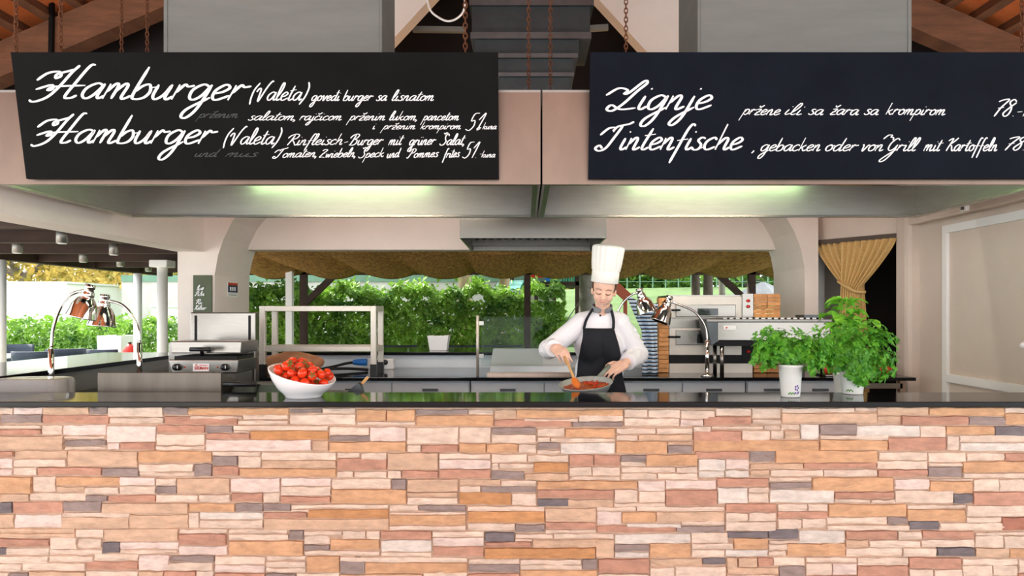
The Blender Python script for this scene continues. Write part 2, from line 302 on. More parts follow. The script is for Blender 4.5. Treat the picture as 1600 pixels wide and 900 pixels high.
wf = MB().box(-3.6, 3.14, WY+.002, WY+.22, 0, PZ(637, WY)).build('wall_front', 'joint'); struct(wf); ORG[wf] = Vector(wf.location)
def stone_mb(x0, x1, y0, y1, R):
    """a split-faced stone: rough front grid, chipped edges, facing -Y; px rectangle on the wall"""
    w_, h_ = x1-x0, y1-y0; g = .35
    nx = 5 if w_ > 60 else 3 if w_ > 28 else 2
    dep = R.uniform(.004, .013)
    mb = MB(); vs = []
    X = lambda p: (p-CX)/sc0
    Z = lambda p: EYE-(p-CY)/sc0
    jit = lambda a: R.uniform(-a, a)
    ring = []      # front outline, clockwise
    xs = [x0+g+(w_-2*g)*i/nx for i in range(nx+1)]
    top = [(x+(jit(.8) if 0 < i < nx else jit(.5)), y0+g+jit(.95)) for i, x in enumerate(xs)]
    bot = [(x+(jit(.8) if 0 < i < nx else jit(.5)), y1-g+jit(.95)) for i, x in enumerate(xs)]
    ins = .9
    def row(pts, dy, Yo):
        n = len(pts)
        return [(X(p[0]+(ins if i == 0 else -ins if i == n-1 else 0)*(dy != 0)), WY-Yo, Z(p[1]+dy*ins)) for i, p in enumerate(pts)]
    tb = [(X(p[0]), WY+.006, Z(p[1])) for p in top]; bb = [(X(p[0]), WY+.006, Z(p[1])) for p in bot]
    tf = [(a, WY-dep-jit(.003), c) for a, b, c in row(top, 1, 0)]
    mid = [((tf[i][0]+X(bot[i][0]))/2, WY-dep-abs(jit(.007)), (tf[i][2]+Z(bot[i][1]))/2) for i in range(nx+1)]
    mid[0] = (X(x0+g+ins), mid[0][1], mid[0][2]); mid[-1] = (X(x1-g-ins), mid[-1][1], mid[-1][2])
    bf = [(a, WY-dep-jit(.003), c) for a, b, c in row(bot, -1, 0)]
    k = nx+1; vs = tb+tf+mid+bf+bb; fs = []
    for r in range(4):
        for i in range(nx): a = r*k+i; fs.append((a, a+k, a+k+1, a+1))
    fs.append((0, 4*k, 3*k, 2*k, k)); fs.append((k-1, 2*k-1, 3*k-1, 4*k-1, 5*k-1))
    return MB().add(vs, fs)
def all_stones():
    out = []
    for key, txt in STONES.items():
        ox = float(key[1:]); oy = 630 if key[0] == 'A' else 760
        for rec in txt.split(';'):
            a = rec.split(','); x0, x1, y0, y1 = [float(t)*.1875 for t in a[:4]]
            x0 += ox; x1 += ox; y0 += oy; y1 += oy
            out.append((x0, x1, y0, y1, a[4]))
    return out
SR = random.Random(3)
allst = all_stones()
allst.sort(key=lambda s: -(s[1]-s[0])*(s[3]-s[2]))
rest = {}
for i, (x0, x1, y0, y1, c) in enumerate(allst):
    mb = stone_mb(x0, x1, y0, y1, SR)
    if i < 296: mb.build('stone', 'stone_'+c, wf)
    else: rest.setdefault(c, []).append(mb)
# the courses beyond the frame (sides and foot), random
for (xa, xb, ya, yb) in ((-330, 0, 636, 990), (1602, 1826, 636, 990), (0, 1602, 909, 952)):
    y = ya
    while y < yb-3:
        hh = min(42, yb-y); x = xa
        while x < xb-4:
            pw = min(SR.uniform(70, 125), xb-x); yy = y
            if xb-x-pw < 12: pw = xb-x
            while yy < y+hh-4:
                sh = min(SR.choice([8, 11, 14, 18, 22]), y+hh-yy)
                if y+hh-yy-sh < 5: sh = y+hh-yy
                rest.setdefault(SR.choice('cccccpptttoorrgG'), []).append(stone_mb(x, x+pw, yy, yy+sh, SR)); yy += sh
            x += pw
        y += hh
m = MB(); idx = []; keys = sorted(rest)
for ki, c in enumerate(keys):
    for q in rest[c]: m.add(q.v, q.f); idx += [ki]*len(q.f)
so = tag(m.build('small_stones', 'stone_'+keys[0], wf), kind='stuff')
for c in keys[1:]: so.data.materials.append(M['stone_'+c])
so.data.polygons.foreach_set('material_index', idx)
# ------------------------------------------------------------------ floor, ground, walls, roof
struct(MB().box(-9, 9, -6, WY+.2, -.12, 0).build('floor', 'paving'))
struct(MB().box(-9, 9, WY+.2, 8.0, -.12, -.002).build('floor', 'kitchen_floor'))
def gz(Y):  # garden ground: flat, then a bank
    return -.01 + (0 if Y < 12 else min(2.2, (Y-12)*.22))
m = MB(); ys = [8.0, 10, 12, 14, 16, 18, 20, 22, 26, 34, 60]; xs = list(range(-45, 46, 5))
vs = [(x, y, gz(y)+(noise.noise(Vector((x*.2, y*.2, 0)))*.15 if y > 12 else 0)) for y in ys for x in xs]; n = len(xs)
m.add(vs, [(j*n+i, j*n+i+1, (j+1)*n+i+1, (j+1)*n+i) for j in range(len(ys)-1) for i in range(n-1)])
o = m.build('ground', 'lawn', smooth=True); struct(o)

# piers and back beam (white plaster arch, 0.8 m deep)
def pier(pts, name):
    struct(MB().prism(pts, 6.4, 7.2).build(name, 'plaster'))
pier([(-3.1, 0), (-2.77, 0), (-2.77, 1.78), (-2.74, 1.95), (-2.69, 2.1), (-2.61, 2.26), (-2.48, 2.42), (-2.3, 2.56), (-2.3, 3.3), (-3.1, 3.3)], 'wall_left')
pier([(2.62, 0), (2.5, 0), (2.5, 1.84), (2.47, 2.0), (2.41, 2.16), (2.33, 2.3), (2.2, 2.45), (2.0, 2.58), (2.0, 3.3), (2.62, 3.3)], 'wall_right')
# gable wall over the opening with a triangular hole
ap = P(803, -144, 7.0)
bl = (-2.13, 3.2); br = (1.92, 3.2)
struct(MB().box(-2.9, 2.6, 7.0, 7.2, 2.054, 3.2).build('wall_back', 'plaster'))
gl = lambda X: 5.97-.43*abs(X+.1)
def gable(sgn):
    a = bl if sgn < 0 else br
    xo = -2.9 if sgn < 0 else 2.7
    pts = [(a[0], a[1]), (ap.x, ap.z), (ap.x, gl(ap.x)-.1), (xo, gl(xo)-.1), (xo, 3.2)]
    if sgn > 0: pts = pts[::-1]
    struct(MB().prism(pts, 7.0, 7.2).build('wall_back', 'plaster'))
gable(-1); gable(1)
# unlit roof space put into near-black sheets, behind the hole and beside the gable
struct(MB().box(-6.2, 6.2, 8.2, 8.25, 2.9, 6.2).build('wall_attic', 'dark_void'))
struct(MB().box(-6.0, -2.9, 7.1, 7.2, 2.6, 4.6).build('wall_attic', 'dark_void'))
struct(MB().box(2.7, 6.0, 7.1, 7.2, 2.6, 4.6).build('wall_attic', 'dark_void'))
# low wall under the rear opening, its ledge
struct(MB().box(-2.77, 2.5, 6.44, 7.0, 0, 1.06).build('wall_low', 'cabinet_grey'))
tag(MB().box(-2.76, 2.49, 6.4, 7.3, 1.061, 1.088).build('bar_ledge', 'granite', bevel=.004), 'long black stone ledge on the low wall below the hedge view', 'ledge')
# left beam
struct(MB().box(-3.1, -2.86, 3.7, 6.4, 1.985, 2.55).build('beam_left', 'plaster'))
# right wall, angled doorway wall
def wallseg(a, b, z0, z1, th, mt, name):
    a = Vector((a[0], a[1], 0)); b = Vector((b[0], b[1], 0)); d = (b-a).normalized(); nn = Vector((-d.y, d.x, 0))*th
    q = [a, b, b+nn, a+nn]
    return struct(MB().prism([(p.x, p.y) for p in q], z0, z1, 'z').build(name, mt))
DA, DB = Vector((2.62, 6.6, 0)), Vector((3.15, 5.86, 0))    # doorway wall
dd = (DB-DA); dl = lambda t: DA+dd*t
t0, t1 = .06, .90
wallseg(dl(0), dl(t0), 0, 2.4, .12, 'plaster_warm', 'wall_doorway')
wallseg(dl(t1), dl(1.0), 0, 2.4, .12, 'plaster_warm', 'wall_doorway')
wallseg(dl(t0), dl(t1), 2.06, 2.4, .12, 'plaster_warm', 'wall_doorway')
for tt in (t0, t1): wallseg(dl(tt-.012), dl(tt+.012), 0, 2.06, .14, 'white_paint', 'trim_door')
nd = Vector((-dd.y, dd.x, 0)).normalized()
# store room behind the doorway, its gloom put into the wall colour
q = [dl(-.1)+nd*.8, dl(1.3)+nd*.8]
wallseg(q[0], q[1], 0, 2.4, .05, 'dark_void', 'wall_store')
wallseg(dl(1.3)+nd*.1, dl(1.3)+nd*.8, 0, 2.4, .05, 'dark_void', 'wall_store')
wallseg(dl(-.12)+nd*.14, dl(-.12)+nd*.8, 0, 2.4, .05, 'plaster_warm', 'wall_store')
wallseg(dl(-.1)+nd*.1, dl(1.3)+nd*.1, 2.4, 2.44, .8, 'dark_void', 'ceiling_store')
struct(MB().box(3.15, 3.3, 3.9, 5.92, 0, 3.0).build('wall_side', 'plaster_warm'))
struct(MB().box(3.05, 3.2, 5.72, 5.92, 0, 2.5).build('wall_corner', 'plaster_warm', bevel=.04))
# built-in panelled door on the side wall
dr = MB().box(3.135, 3.152, 3.95, 5.35, .12, 2.09).build('door_panelled', 'plaster_warm'); struct(dr)
fr = MB()
for (y0, y1, z0, z1) in ((5.29, 5.35, .12, 2.09), (4.3, 4.36, .12, 2.09), (4.36, 5.29, 2.03, 2.09), (4.36, 5.29, .93, .99), (4.36, 5.29, .12, .2)): fr.box(3.112, 3.136, y0, y1, z0, z1)
fr.build('door_frame', 'white_paint', dr, bevel=.004)
MB().ball((3.1, 4.46, 1.24), .02).build('door_knob', 'white_plastic', dr, smooth=True)
MB().box(3.06, 3.15, 4.0, 5.72, 2.14, 2.24).build('trim_cornice', 'plaster_warm', bevel=.01)
struct(bpy.data.objects['trim_cornice'])
s_ = thing('wall_sensor', 'small white sensor box high on the right wall by the hood edge', 'sensor', (3.05, 4.95, 2.13))
MB().box(3.03, 3.06, 4.93, 4.99, 2.145, 2.185).build('case', 'white_plastic', s_, bevel=.004)
MB().box(3.024, 3.03, 4.945, 4.975, 2.155, 2.175).build('lens', 'steel_dark', s_)

# roof: purlins along Y, terracotta slabs above, timber rafters below
rf = MB().box(-.22, .02, -9, 8.3, 5.86, 6.02).build('roof', 'timber_dark'); struct(rf)  # forward run past the camera is added, unseen, to shade the bar front
slope = .43
def roofz(X): return 5.93-slope*abs(X+.1)
for sg in (-1, 1):
    ang = math.atan(slope)*(-sg)
    R = Matrix.Rotation(math.atan(slope)*sg, 3, 'Y')
    pm = None; tm = None
    for k in range(22):
        X = -.1+sg*(.2+k*.27); z = roofz(X)
        if pm is None:
            pm = MB().obox((0,0,0), .075, 17.3, .11, R).mesh('purlin', (0,0,0)); pm.materials.append(M['timber'])
            tm = MB().obox((0,0,0), .285, 17.3, .03, R).mesh('tile', (0,0,0)); tm.materials.append(M['terracotta'])
        for nm, me, dz, dx in (('purlin', pm, .055, 0), ('tile', tm, .13, sg*.135)):
            o = bpy.data.objects.new(nm, me); C.objects.link(o); o.parent = rf
            o.location = Vector((X+dx, -.35, roofz(X+dx)+dz))-ORG[rf]
    for Yr in (6.62, 4.1):
        mb = MB(); a = Vector((-.1, Yr, roofz(-.1)-.17)); b = Vector((-.1+sg*5.7, Yr, roofz(-.1+sg*5.7)-.17))
        if Yr < 5: continue
        mb.bar(a, b, .2, .3).build('rafter', 'timber', rf)
    o = MB().bar((-.1+sg*5.6, -9, roofz(5.5)-.1), (-.1+sg*5.6, 8.3, roofz(5.5)-.1), .18, .22).build('eave_beam', 'timber_dark', rf)
MB().bar(P(82, -60, 6.5), P(80, 90, 6.5), .035, .035).build('tie_rod', 'black_metal', rf)
MB().bar(P(645, 46, 7.4), P(726, 47, 7.4), .06, .05).build('tie_beam', 'galvanised', rf)
MB().bar(P(903, 46, 6.9), P(950, 43, 6.9), .05, .05).build('tie_beam', 'galvanised', rf)

# ------------------------------------------------------------------ bar countertop
tp = thing('countertop', 'glossy black stone countertop running along the whole stone-faced bar', 'countertop', (0, 3.65, .985))
MB().box(-3.65, 3.13, 3.452, 3.86, .990, 1.016).build('slab', 'granite', tp, bevel=.003)
# left return bar
lb = thing('side_bar', 'black topped side bar receding along the left opening', 'bar counter', (-3.3, 5.1, 0))
MB().box(-3.75, -2.94, 3.9, 6.38, 1.058, 1.088).build('slab', 'granite', lb, bevel=.003)
MB().box(-3.6, -2.98, 3.95, 6.36, 0, 1.058).build('body', 'steel_satin', lb)
# inner worktops
iw = thing('prep_table', 'long steel prep table right behind the bar front', 'work table', (0, 4.12, 0))
MB().box(-2.92, 2.9, 3.88, 4.36, .90, .93).build('top', 'steel', iw, bevel=.003)
for x in (-2.8, -1.4, -.2, 1.2, 2.8):
    for y in (3.93, 4.3): MB().box(x-.02, x+.02, y-.02, y+.02, 0, .9).build('leg', 'steel', iw)
MB().box(-2.85, 2.85, 3.92, 4.32, .3, .33).build('shelf', 'steel_satin', iw)
sw = thing('side_table', 'low steel table carrying the contact grill on the left', 'work table', (-2.2, 4.9, 0))
MB().box(-2.92, -1.55, 4.38, 5.40, .90, .93).build('top', 'steel_dark', sw, bevel=.003)
for x in (-2.85, -1.6):
    for y in (4.43, 5.35): MB().box(x-.02, x+.02, y-.02, y+.02, 0, .9).build('leg', 'steel', sw)
bc = thing('rear_worktop', 'long black rear worktop with dark front edge behind the cook', 'worktop', (0, 5.95, .92))
MB().box(-2.72, 2.48, 5.44, 6.42, .925, .95).build('slab', 'granite', bc, bevel=.003)
MB().box(2.48, 2.97, 5.44, 5.80, .925, .95).build('slab_end', 'granite', bc, bevel=.003)
xs = [-2.6, -1.62, -.42, .72, 1.7, 2.46]
names = ['under the grill and rack', 'below the blue plug', 'below the glass screen', 'behind the cook', 'below the oven']
for i in range(5):
    cb = thing('base_cabinet', 'steel base cabinet of the rear worktop '+names[i], 'cabinet', ((xs[i]+xs[i+1])/2, 5.9, 0), 'rear base cabinets')
    MB().box(xs[i]+.005, xs[i+1]-.005, 5.52, 6.4, .1, .92).build('body', 'cabinet_grey', cb)
    xm = (xs[i]+xs[i+1])/2
    for a, b in ((xs[i]+.012, xm-.004), (xm+.004, xs[i+1]-.012)):
        d = MB().box(a, b, 5.5, 5.522, .14, .905).build('cabinet_door', 'cabinet_grey', cb, bevel=.003)
        MB().box((a+b)/2-.06, (a+b)/2+.06, 5.485, 5.502, .84, .86).build('handle', 'steel_dark', d)
    MB().box(xs[i]+.03, xs[i+1]-.03, 5.6, 6.35, 0, .1).build('plinth', 'black_plastic', cb)
er = thing('end_frame', 'bright steel end frame under the right end of the rear worktop', 'frame', (2.75, 5.6, 0))
for x in (2.55, 2.9): MB().box(x-.02, x+.02, 5.5, 5.54, 0, .924).build('leg', 'steel_warm', er)
MB().box(2.55, 2.9, 5.5, 5.53, .86, .9).build('rail', 'steel', er); MB().box(2.55, 2.9, 5.5, 5.53, .79, .82).build('rail', 'steel_warm', er)

# ------------------------------------------------------------------ extractor hoods
def hood(name, x0, x1, label):
    h = thing(name, label, 'extractor hood', ((x0+x1)/2, 4.3, 2.1))
    Yf, Yb, z0, z1, t = 3.66, 4.96, 2.1, 2.57, .012
    MB().box(x0, x1, Yf, Yf+t, z0, z1).build('front_panel', 'hood_steel', h)
    MB().box(x0, x1, Yb-t, Yb, z0, z1).build('back_panel', 'steel_satin', h)
    MB().box(x0, x0+t, Yf+t, Yb-t, z0, z1).build('side_panel', 'steel_satin', h)
    MB().box(x1-t, x1, Yf+t, Yb-t, z0, z1).build('side_panel', 'steel_satin', h)
    MB().box(x0, x1, Yf, Yb, z1, z1+t).build('top_panel', 'steel_satin', h)
    MB().box(x0+t, x1-t, Yf+t, Yf+.04, z0, z0+.012).build('lip', 'steel', h); MB().box(x0+t, x1-t, Yb-.045, Yb-t, z0, z0+.014).build('lip', 'steel', h)
    MB().box(x0+t, x0+.04, Yf+.04, Yb-.045, z0, z0+.012).build('lip', 'steel', h); MB().box(x1-.04, x1-t, Yf+.04, Yb-.045, z0, z0+.012).build('lip', 'steel', h)
    MB().box(x0+t, x1-t, Yf+.06, Yb-.2, 2.38, 2.4).build('filter_plate', 'steel_dark', h)
    return h
h1 = hood('extractor_hood', -2.71, .080, 'wide steel extractor hood behind the dark hamburger board')
h2 = hood('extractor_hood', .090, 2.71, 'wide steel extractor hood behind the blue-black squid board')
for h, xx in ((h1, .055), (h1, -.02), (h2, .13), (h2, .2)):
    MB().lathe([(.0001, -.004), (.006, -.004), (.006, 0)], (xx if xx > .06 or xx < 0 else .02, 3.66, 2.21), rotm(90), 10).build('screw', 'steel_dark', h)
MB().box(.052, .066, 3.7, 4.94, 2.102, 2.36).build('seam_cover', 'black_metal', h1); MB().box(.104, .116, 3.7, 4.94, 2.102, 2.36).build('seam_cover', 'black_metal', h2)
for xa, xb, h in ((-1.95, -.66, h1), (.73, 1.98, h2)):
    hs = MB().box(xa, xb, 4.72, 4.83, 2.36, 2.38).build('lamp_housing', 'white_paint', h)
    MB().tube([(xa+.02, 4.775, 2.345), (xb-.02, 4.775, 2.345)], .013, 10).build('lamp_tube', 'lamp_tube', hs, smooth=True)
    hs = MB().box(xa, xb, 3.74, 3.84, 2.36, 2.38).build('lamp_housing', 'white_paint', h)
    MB().tube([(xa+.02, 3.79, 2.345), (xb-.02, 3.79, 2.345)], .013, 10).build('lamp_tube', 'fill_tube_front', hs, smooth=True)  # front row added out of sight to brighten the cook and worktop
for xa, xb, s in ((-1.5, -.3, 'left'), (.5, 1.7, 'right')):  # unseen lights added to brighten the back beam, piers and side wall
    l = thing('fill_strip_light', 'added unseen strip light on the back of the %s extractor hood' % s, 'lamp', ((xa+xb)/2, 5.0, 2.5))
    MB().box(xa, xb, 4.962, 5.02, 2.47, 2.53).build('housing', 'white_paint', l); MB().tube([(xa+.03, 5.045, 2.5), (xb-.03, 5.045, 2.5)], .016, 10).build('lamp_tube', 'fill_batten', l, smooth=True)
# ducts standing on the hoods
def duct(x0, x1, y0, y1, label):
    d = thing('duct', label, 'duct', ((x0+x1)/2, (y0+y1)/2, 2.582))
    MB().box(x0, x1, y0, y1, 2.582, 4.3).build('casing', 'galvanised', d, bevel=.006)
    for z in (2.6, 3.62): MB().box(x0-.012, x1+.012, y0-.012, y1+.012, z, z+.03).build('flange', 'galvanised', d)
    for x in (x0+.02, x1-.02): MB().box(x-.004, x+.004, y0-.004, y0, 2.64, 4.28).build('seam', 'galvanised', d)
duct(PX(255, 3.95), PX(597, 3.95), 3.95, 4.34, 'big grey metal duct box rising behind the hamburger board')
duct(PX(1090, 3.95), PX(1425, 3.95), 3.95, 4.44, 'big grey metal duct box rising behind the squid board')
cd = thing('duct', 'dark stepped metal duct between the two chalkboards', 'duct', (.05, 6.2, 2.46))
for (xa, xb, ya, yb, z0, z1) in ((737, 922, -60, 50, 0, 0), (741, 905, 60, 83, 0, 0), (748, 896, 90, 113, 0, 0), (780, 892, 119, 294, 0, 0)):
    MB().box(PX(xa, 5.9), PX(xb, 5.9), 5.9, 6.5, PZ(yb, 5.9), PZ(ya, 5.9)).build('section', 'duct_dark', cd, bevel=.004)
for (xa, xb, ya, yb) in ((733, 928, -2, 8), (735, 924, 50, 60), (742, 903, 83, 90), (760, 897, 113, 119)):
    MB().box(PX(xa, 5.87), PX(xb, 5.87), 5.87, 6.53, PZ(yb, 5.87), PZ(ya, 5.87)).build('flange', 'steel_dark', cd)
# small hood at the back
sh = thing('extractor_hood', 'small steel extractor hood at the back above the cook', 'extractor hood', (.066, 6.3, 2.033))
x0, x1, Yf, Yb, z0, z1 = -.517, .649, 5.68, 6.95, 2.033, 2.44; t = .012
MB().box(x0, x1, Yf, Yf+t, z0, z1).build('front_panel', 'steel', sh)
MB().box(x0, x1, Yb-t, Yb, z0, z1).build('back_panel', 'steel', sh)
MB().box(x0, x0+t, Yf+t, Yb-t, z0, z1).build('side_panel', 'steel', sh); MB().box(x1-t, x1, Yf+t, Yb-t, z0, z1).build('side_panel', 'steel', sh)
MB().box(x0, x1, Yf, Yb, z1, z1+t).build('top_panel', 'steel', sh)
MB().box(x0+.02, x1-.02, Yb-.07, Yb-t, z0, z0+.05).build('gutter', 'steel', sh, bevel=.004)
MB().box(x0+t, x1-t, Yf+t, Yb-.08, z0+.24, z0+.26).build('filter_plate', 'black_metal', sh)
for k in range(16):
    x = x0+.06+k*(x1-x0-.12)/15
    MB().bar((x, Yb-.1, z0+.11), (x, Yb-.45, z0+.235), .035, .01).build('filter_slat', 'steel_dark', sh)
# ------------------------------------------------------------------ chalkboards and hand lettering
BY0, BZ0, BY1, BZ1 = 3.622, 2.122, 3.512, 2.722      # bottom and top edge of both boards (they lean out at the top)
def board_pt(x, y, off=0.0):
    k = (CY-y)/F      # Z = EYE + k*Y on the board plane
    g = (BY1-BY0)/(BZ1-BZ0)
    Y = (BY0+g*(EYE-BZ0))/(1-g*k)
    return Vector(((x-CX)*Y/F, Y, EYE+k*Y)) + Vector((0, -1, -g)).normalized()*off
def board(x0, x1, label, mt):
    b = thing('chalkboard', label, 'chalkboard', ((x0+x1)/2, BY0, BZ0))
    dn = Vector((0, 1, (BZ1-BZ0)*0)).normalized()*.018
    v = [(x0,BY0,BZ0),(x1,BY0,BZ0),(x1,BY1,BZ1),(x0,BY1,BZ1)]
    v += [(p[0], p[1]+.02, p[2]) for p in v]
    MB().add(v, [(0,1,2,3),(7,6,5,4),(0,4,5,1),(1,5,6,2),(2,6,7,3),(3,7,4,0)]).build('panel', mt, b, bevel=.0015)
    return b
bdL = board(-2.52, -.131, 'black chalkboard on the left advertising hamburgers in white script', 'chalkboard')
bdR = board(.322, 2.71, 'blue-black chalkboard on the right advertising squid in white script', 'chalkboard_blue')
dot = lambda x, y: [(x, y), (x+.06, y+.07)]
G = {
'a': (1.1, [[(.9,.85),(.55,1),(.15,.7),(.1,.25),(.35,0),(.65,.25),(.9,.9)], [(.92,.98),(.85,.3),(.95,.02),(1.2,.2)]]),
'b': (1.0, [[(.15,2.1),(.1,.3),(.3,0),(.7,.1),(.85,.5),(.65,.95),(.35,.85),(.13,.5)], [(.8,.75),(1.05,.8)]]),
'c': (.9, [[(.8,.8),(.55,1),(.15,.7),(.12,.25),(.4,0),(.9,.25)]]),
'd': (1.15, [[(.85,.85),(.5,1),(.12,.6),(.15,.15),(.4,0),(.7,.3),(.9,.9)], [(.95,2.05),(.85,.3),(.95,0),(1.2,.2)]]),
'e': (.9, [[(.05,.4),(.5,.52),(.75,.8),(.5,1),(.15,.65),(.15,.2),(.4,0),(.95,.3)]]),
'f': (.75, [[(.85,1.95),(.6,2.1),(.42,1.6),(.3,.2),(.2,-1.1)], [(.02,.75),(.75,.88)]]),
'g': (1.1, [[(.85,.85),(.5,1),(.12,.65),(.15,.15),(.4,0),(.7,.3),(.9,.95)], [(.92,.98),(.82,-.5),(.55,-1.15),(.25,-1.1),(.35,-.6),(1.15,.15)]]),
'h': (1.0, [[(.15,2.1),(.1,0)], [(.1,.4),(.45,.95),(.7,.85),(.68,.2),(.8,0),(1.05,.2)]]),
'i': (.52, [[(.2,.95),(.15,.2),(.3,0),(.58,.22)], dot(.3, 1.42)]),
'j': (.55, [[(.3,.95),(.22,-.5),(-.05,-1.1),(-.3,-1.0),(-.1,-.5),(.6,.15)], dot(.4, 1.42)]),
'k': (.95, [[(.15,2.1),(.1,0)], [(.75,.95),(.15,.45),(.4,.42),(.65,.02),(1,.2)]]),
'l': (.55, [[(.05,.15),(.42,1.2),(.45,1.98),(.25,2.05),(.13,1.2),(.15,.25),(.3,0),(.6,.2)]]),
'm': (1.35, [[(.1,.97),(.08,0)], [(.1,.45),(.35,.97),(.52,.85),(.5,0)], [(.5,.45),(.8,.97),(.98,.85),(.95,.15),(1.08,0),(1.4,.22)]]),
'n': (.98, [[(.1,.97),(.08,0)], [(.1,.45),(.4,.97),(.6,.85),(.58,.15),(.7,0),(1.02,.22)]]),
'o': (.95, [[(.5,1),(.15,.7),(.15,.2),(.45,0),(.78,.3),(.75,.8),(.5,1),(.65,.8),(1.02,.88)]]),
'p': (.95, [[(.15,.97),(.0,-1.1)], [(.1,.35),(.4,.97),(.75,.8),(.75,.3),(.45,0),(.15,.2)], [(.7,.15),(1,.2)]]),
'r': (.75, [[(.1,.97),(.08,0)], [(.1,.45),(.35,.97),(.55,.85),(.85,.92)]]),
's': (.8, [[(.75,.92),(.45,1),(.28,.75),(.62,.4),(.55,.05),(.25,0),(.02,.2)], [(.5,.03),(.85,.2)]]),
't': (.62, [[(.38,1.75),(.2,.3),(.35,0),(.66,.2)], [(0,1.15),(.75,1.28)]]),
'u': (1.02, [[(.1,.95),(.1,.25),(.3,0),(.6,.3),(.75,.95)], [(.76,.97),(.72,.2),(.85,0),(1.08,.2)]]),
'v': (.88, [[(.05,.9),(.2,.95),(.3,.1),(.42,.05),(.75,.9),(.98,.85)]]),
'w': (1.12, [[(.05,.95),(.2,.05),(.5,.8),(.65,.05),(.95,.9),(1.18,.85)]]),
'y': (1.02, [[(.1,.95),(.1,.3),(.3,.05),(.6,.35),(.75,.95)], [(.76,.97),(.6,-.5),(.2,-1.1),(0,-.9),(.4,-.3),(1.05,.2)]]),
'z': (.8, [[(.1,.95),(.7,.97),(.1,.02),(.85,.06)], [(.15,.5),(.65,.5)]]),
',': (.4, [[(.2,.08),(.18,-.1),(.05,-.35)]]), '.': (.35, [[(.12,.03),(.2,.05)]]), '-': (.6, [[(.08,.5),(.55,.55)]]), ' ': (.7, []),
'(': (.6, [[(.5,2.1),(.15,1.3),(.1,.4),(.25,-.5)]]), ')': (.6, [[(.15,2.2),(.45,1.5),(.4,.4),(.05,-.5)]]),
'H': (1.75, [[(-.75,1.15),(-.4,1.62),(.1,1.72),(.3,1.45),(.12,1.3),(.08,1.55),(.5,1.75),(.85,1.9)], [(.95,2.15),(.75,1.7),(.5,.7),(.2,.05),(-.3,-.25),(-.6,-.15)], [(1.7,2.2),(1.45,2.1),(1.2,1),(1.05,.1),(1.35,.02),(1.6,.2)], [(-.55,.55),(.1,.85),(.25,.6),(.05,.5),(.3,.75),(1.75,.85)]]),
'V': (1.45, [[(-.1,1.0),(.1,1.4),(.35,1.3),(.45,.05),(.58,.02),(1.0,1.6),(1.35,2.3),(1.5,2.2)]]),
'R': (1.4, [[(.55,1.9),(.35,.9),(.1,0)], [(-.3,1.3),(0,1.8),(.7,2.1),(1.2,1.85),(1.0,1.3),(.5,1.05),(.9,.5),(1.25,.0),(1.5,.2)]]),
'B': (1.4, [[(.55,1.9),(.35,.9),(.1,0)], [(-.3,1.3),(0,1.8),(.7,2.1),(1.15,1.85),(.9,1.3),(.5,1.1),(1.05,.95),(1.1,.35),(.65,0),(-.1,.05)]]),
'S': (1.2, [[(1.15,1.7),(.9,2.1),(.5,1.8),(.6,1.2),(.9,.7),(.65,.1),(.15,0),(-.2,.3)], [(-.1,2.3),(.2,2.1),(.4,2.35),(.75,2.2)]]),
'T': (1.25, [[(-.5,1.2),(-.1,1.75),(.35,1.8),(.3,1.5),(.5,1.9),(1.2,2.1),(1.5,2.3)], [(.85,2),(.6,1),(.35,.15),(-.05,-.1),(-.4,.1),(-.2,.35),(.1,.1)]]),
'Z': (1.2, [[(.1,1.6),(.5,1.9),(1.05,1.75),(.5,1),(0,.15),(.5,.2),(1.1,.05)], [(.2,1.0),(.8,1.05)]]),
'P': (1.2, [[(.55,1.9),(.35,.9),(.05,0),(-.3,.1)], [(-.2,1.3),(.1,1.8),(.7,2.05),(1.15,1.8),(.95,1.2),(.45,1)]]),
'K': (1.3, [[(-.1,1.6),(.3,1.9),(.6,1.9),(.3,.8),(.1,0)], [(1.4,2.1),(.9,1.5),(.35,1.0),(.7,.8),(1.05,.02),(1.35,.2)]]),
'G': (1.3, [[(-1.1,1.9),(-.7,2.5),(-.2,2.5),(-.25,2.2),(.1,2.1),(.2,1.7)], [(1.1,1.7),(.7,2.0),(.2,1.3),(.15,.4),(.5,.05),(.9,.4),(1.1,.95)], [(1.12,1.0),(.9,-.4),(.4,-1.5),(-.1,-1.7),(-.1,-1.3),(.8,-.2),(1.3,.3)]]),
'L': (1.3, [[(-.7,1.0),(-.2,1.5),(.35,1.35),(.25,1.1),(.5,1.2),(1.0,2.0),(1.2,1.85),(.9,1.3),(.5,.4),(.1,-.1),(-.25,.0),(-.1,.3),(.5,0),(1.3,.1)]]),
'5': (1.1, [[(1.0,2.0),(.45,1.9),(.35,1.1),(.75,1.15),(.85,.5),(.5,0),(0,.15)]]), '1': (.7, [[(.1,1.2),(.65,2.0),(.35,0)]]),
'7': (1.0, [[(.1,1.7),(.5,1.9),(1.1,1.95),(.6,1),(.3,0)], [(.3,.95),(.9,1.05)]]),
'8': (1.1, [[(.95,1.7),(.6,1.95),(.3,1.6),(.7,1.0),(.7,.3),(.4,0),(.1,.35),(.5,1.0),(1.0,1.6)]]), '/': (.5, [[(.5,1.9),(0,-.1)]]),
}
car = [(.25,1.65),(.45,1.35),(.85,1.75)]
G['č'] = (.9, G['c'][1]+[car]); G['ž'] = (.8, G['z'][1]+[car]); G['š'] = (.8, G['s'][1]+[car])
G['đ'] = (1.15, G['d'][1]+[[(.6,1.5),(1.25,1.6)]]); G['ü'] = (1.02, G['u'][1]+[dot(.3, 1.4), dot(.65, 1.4)])
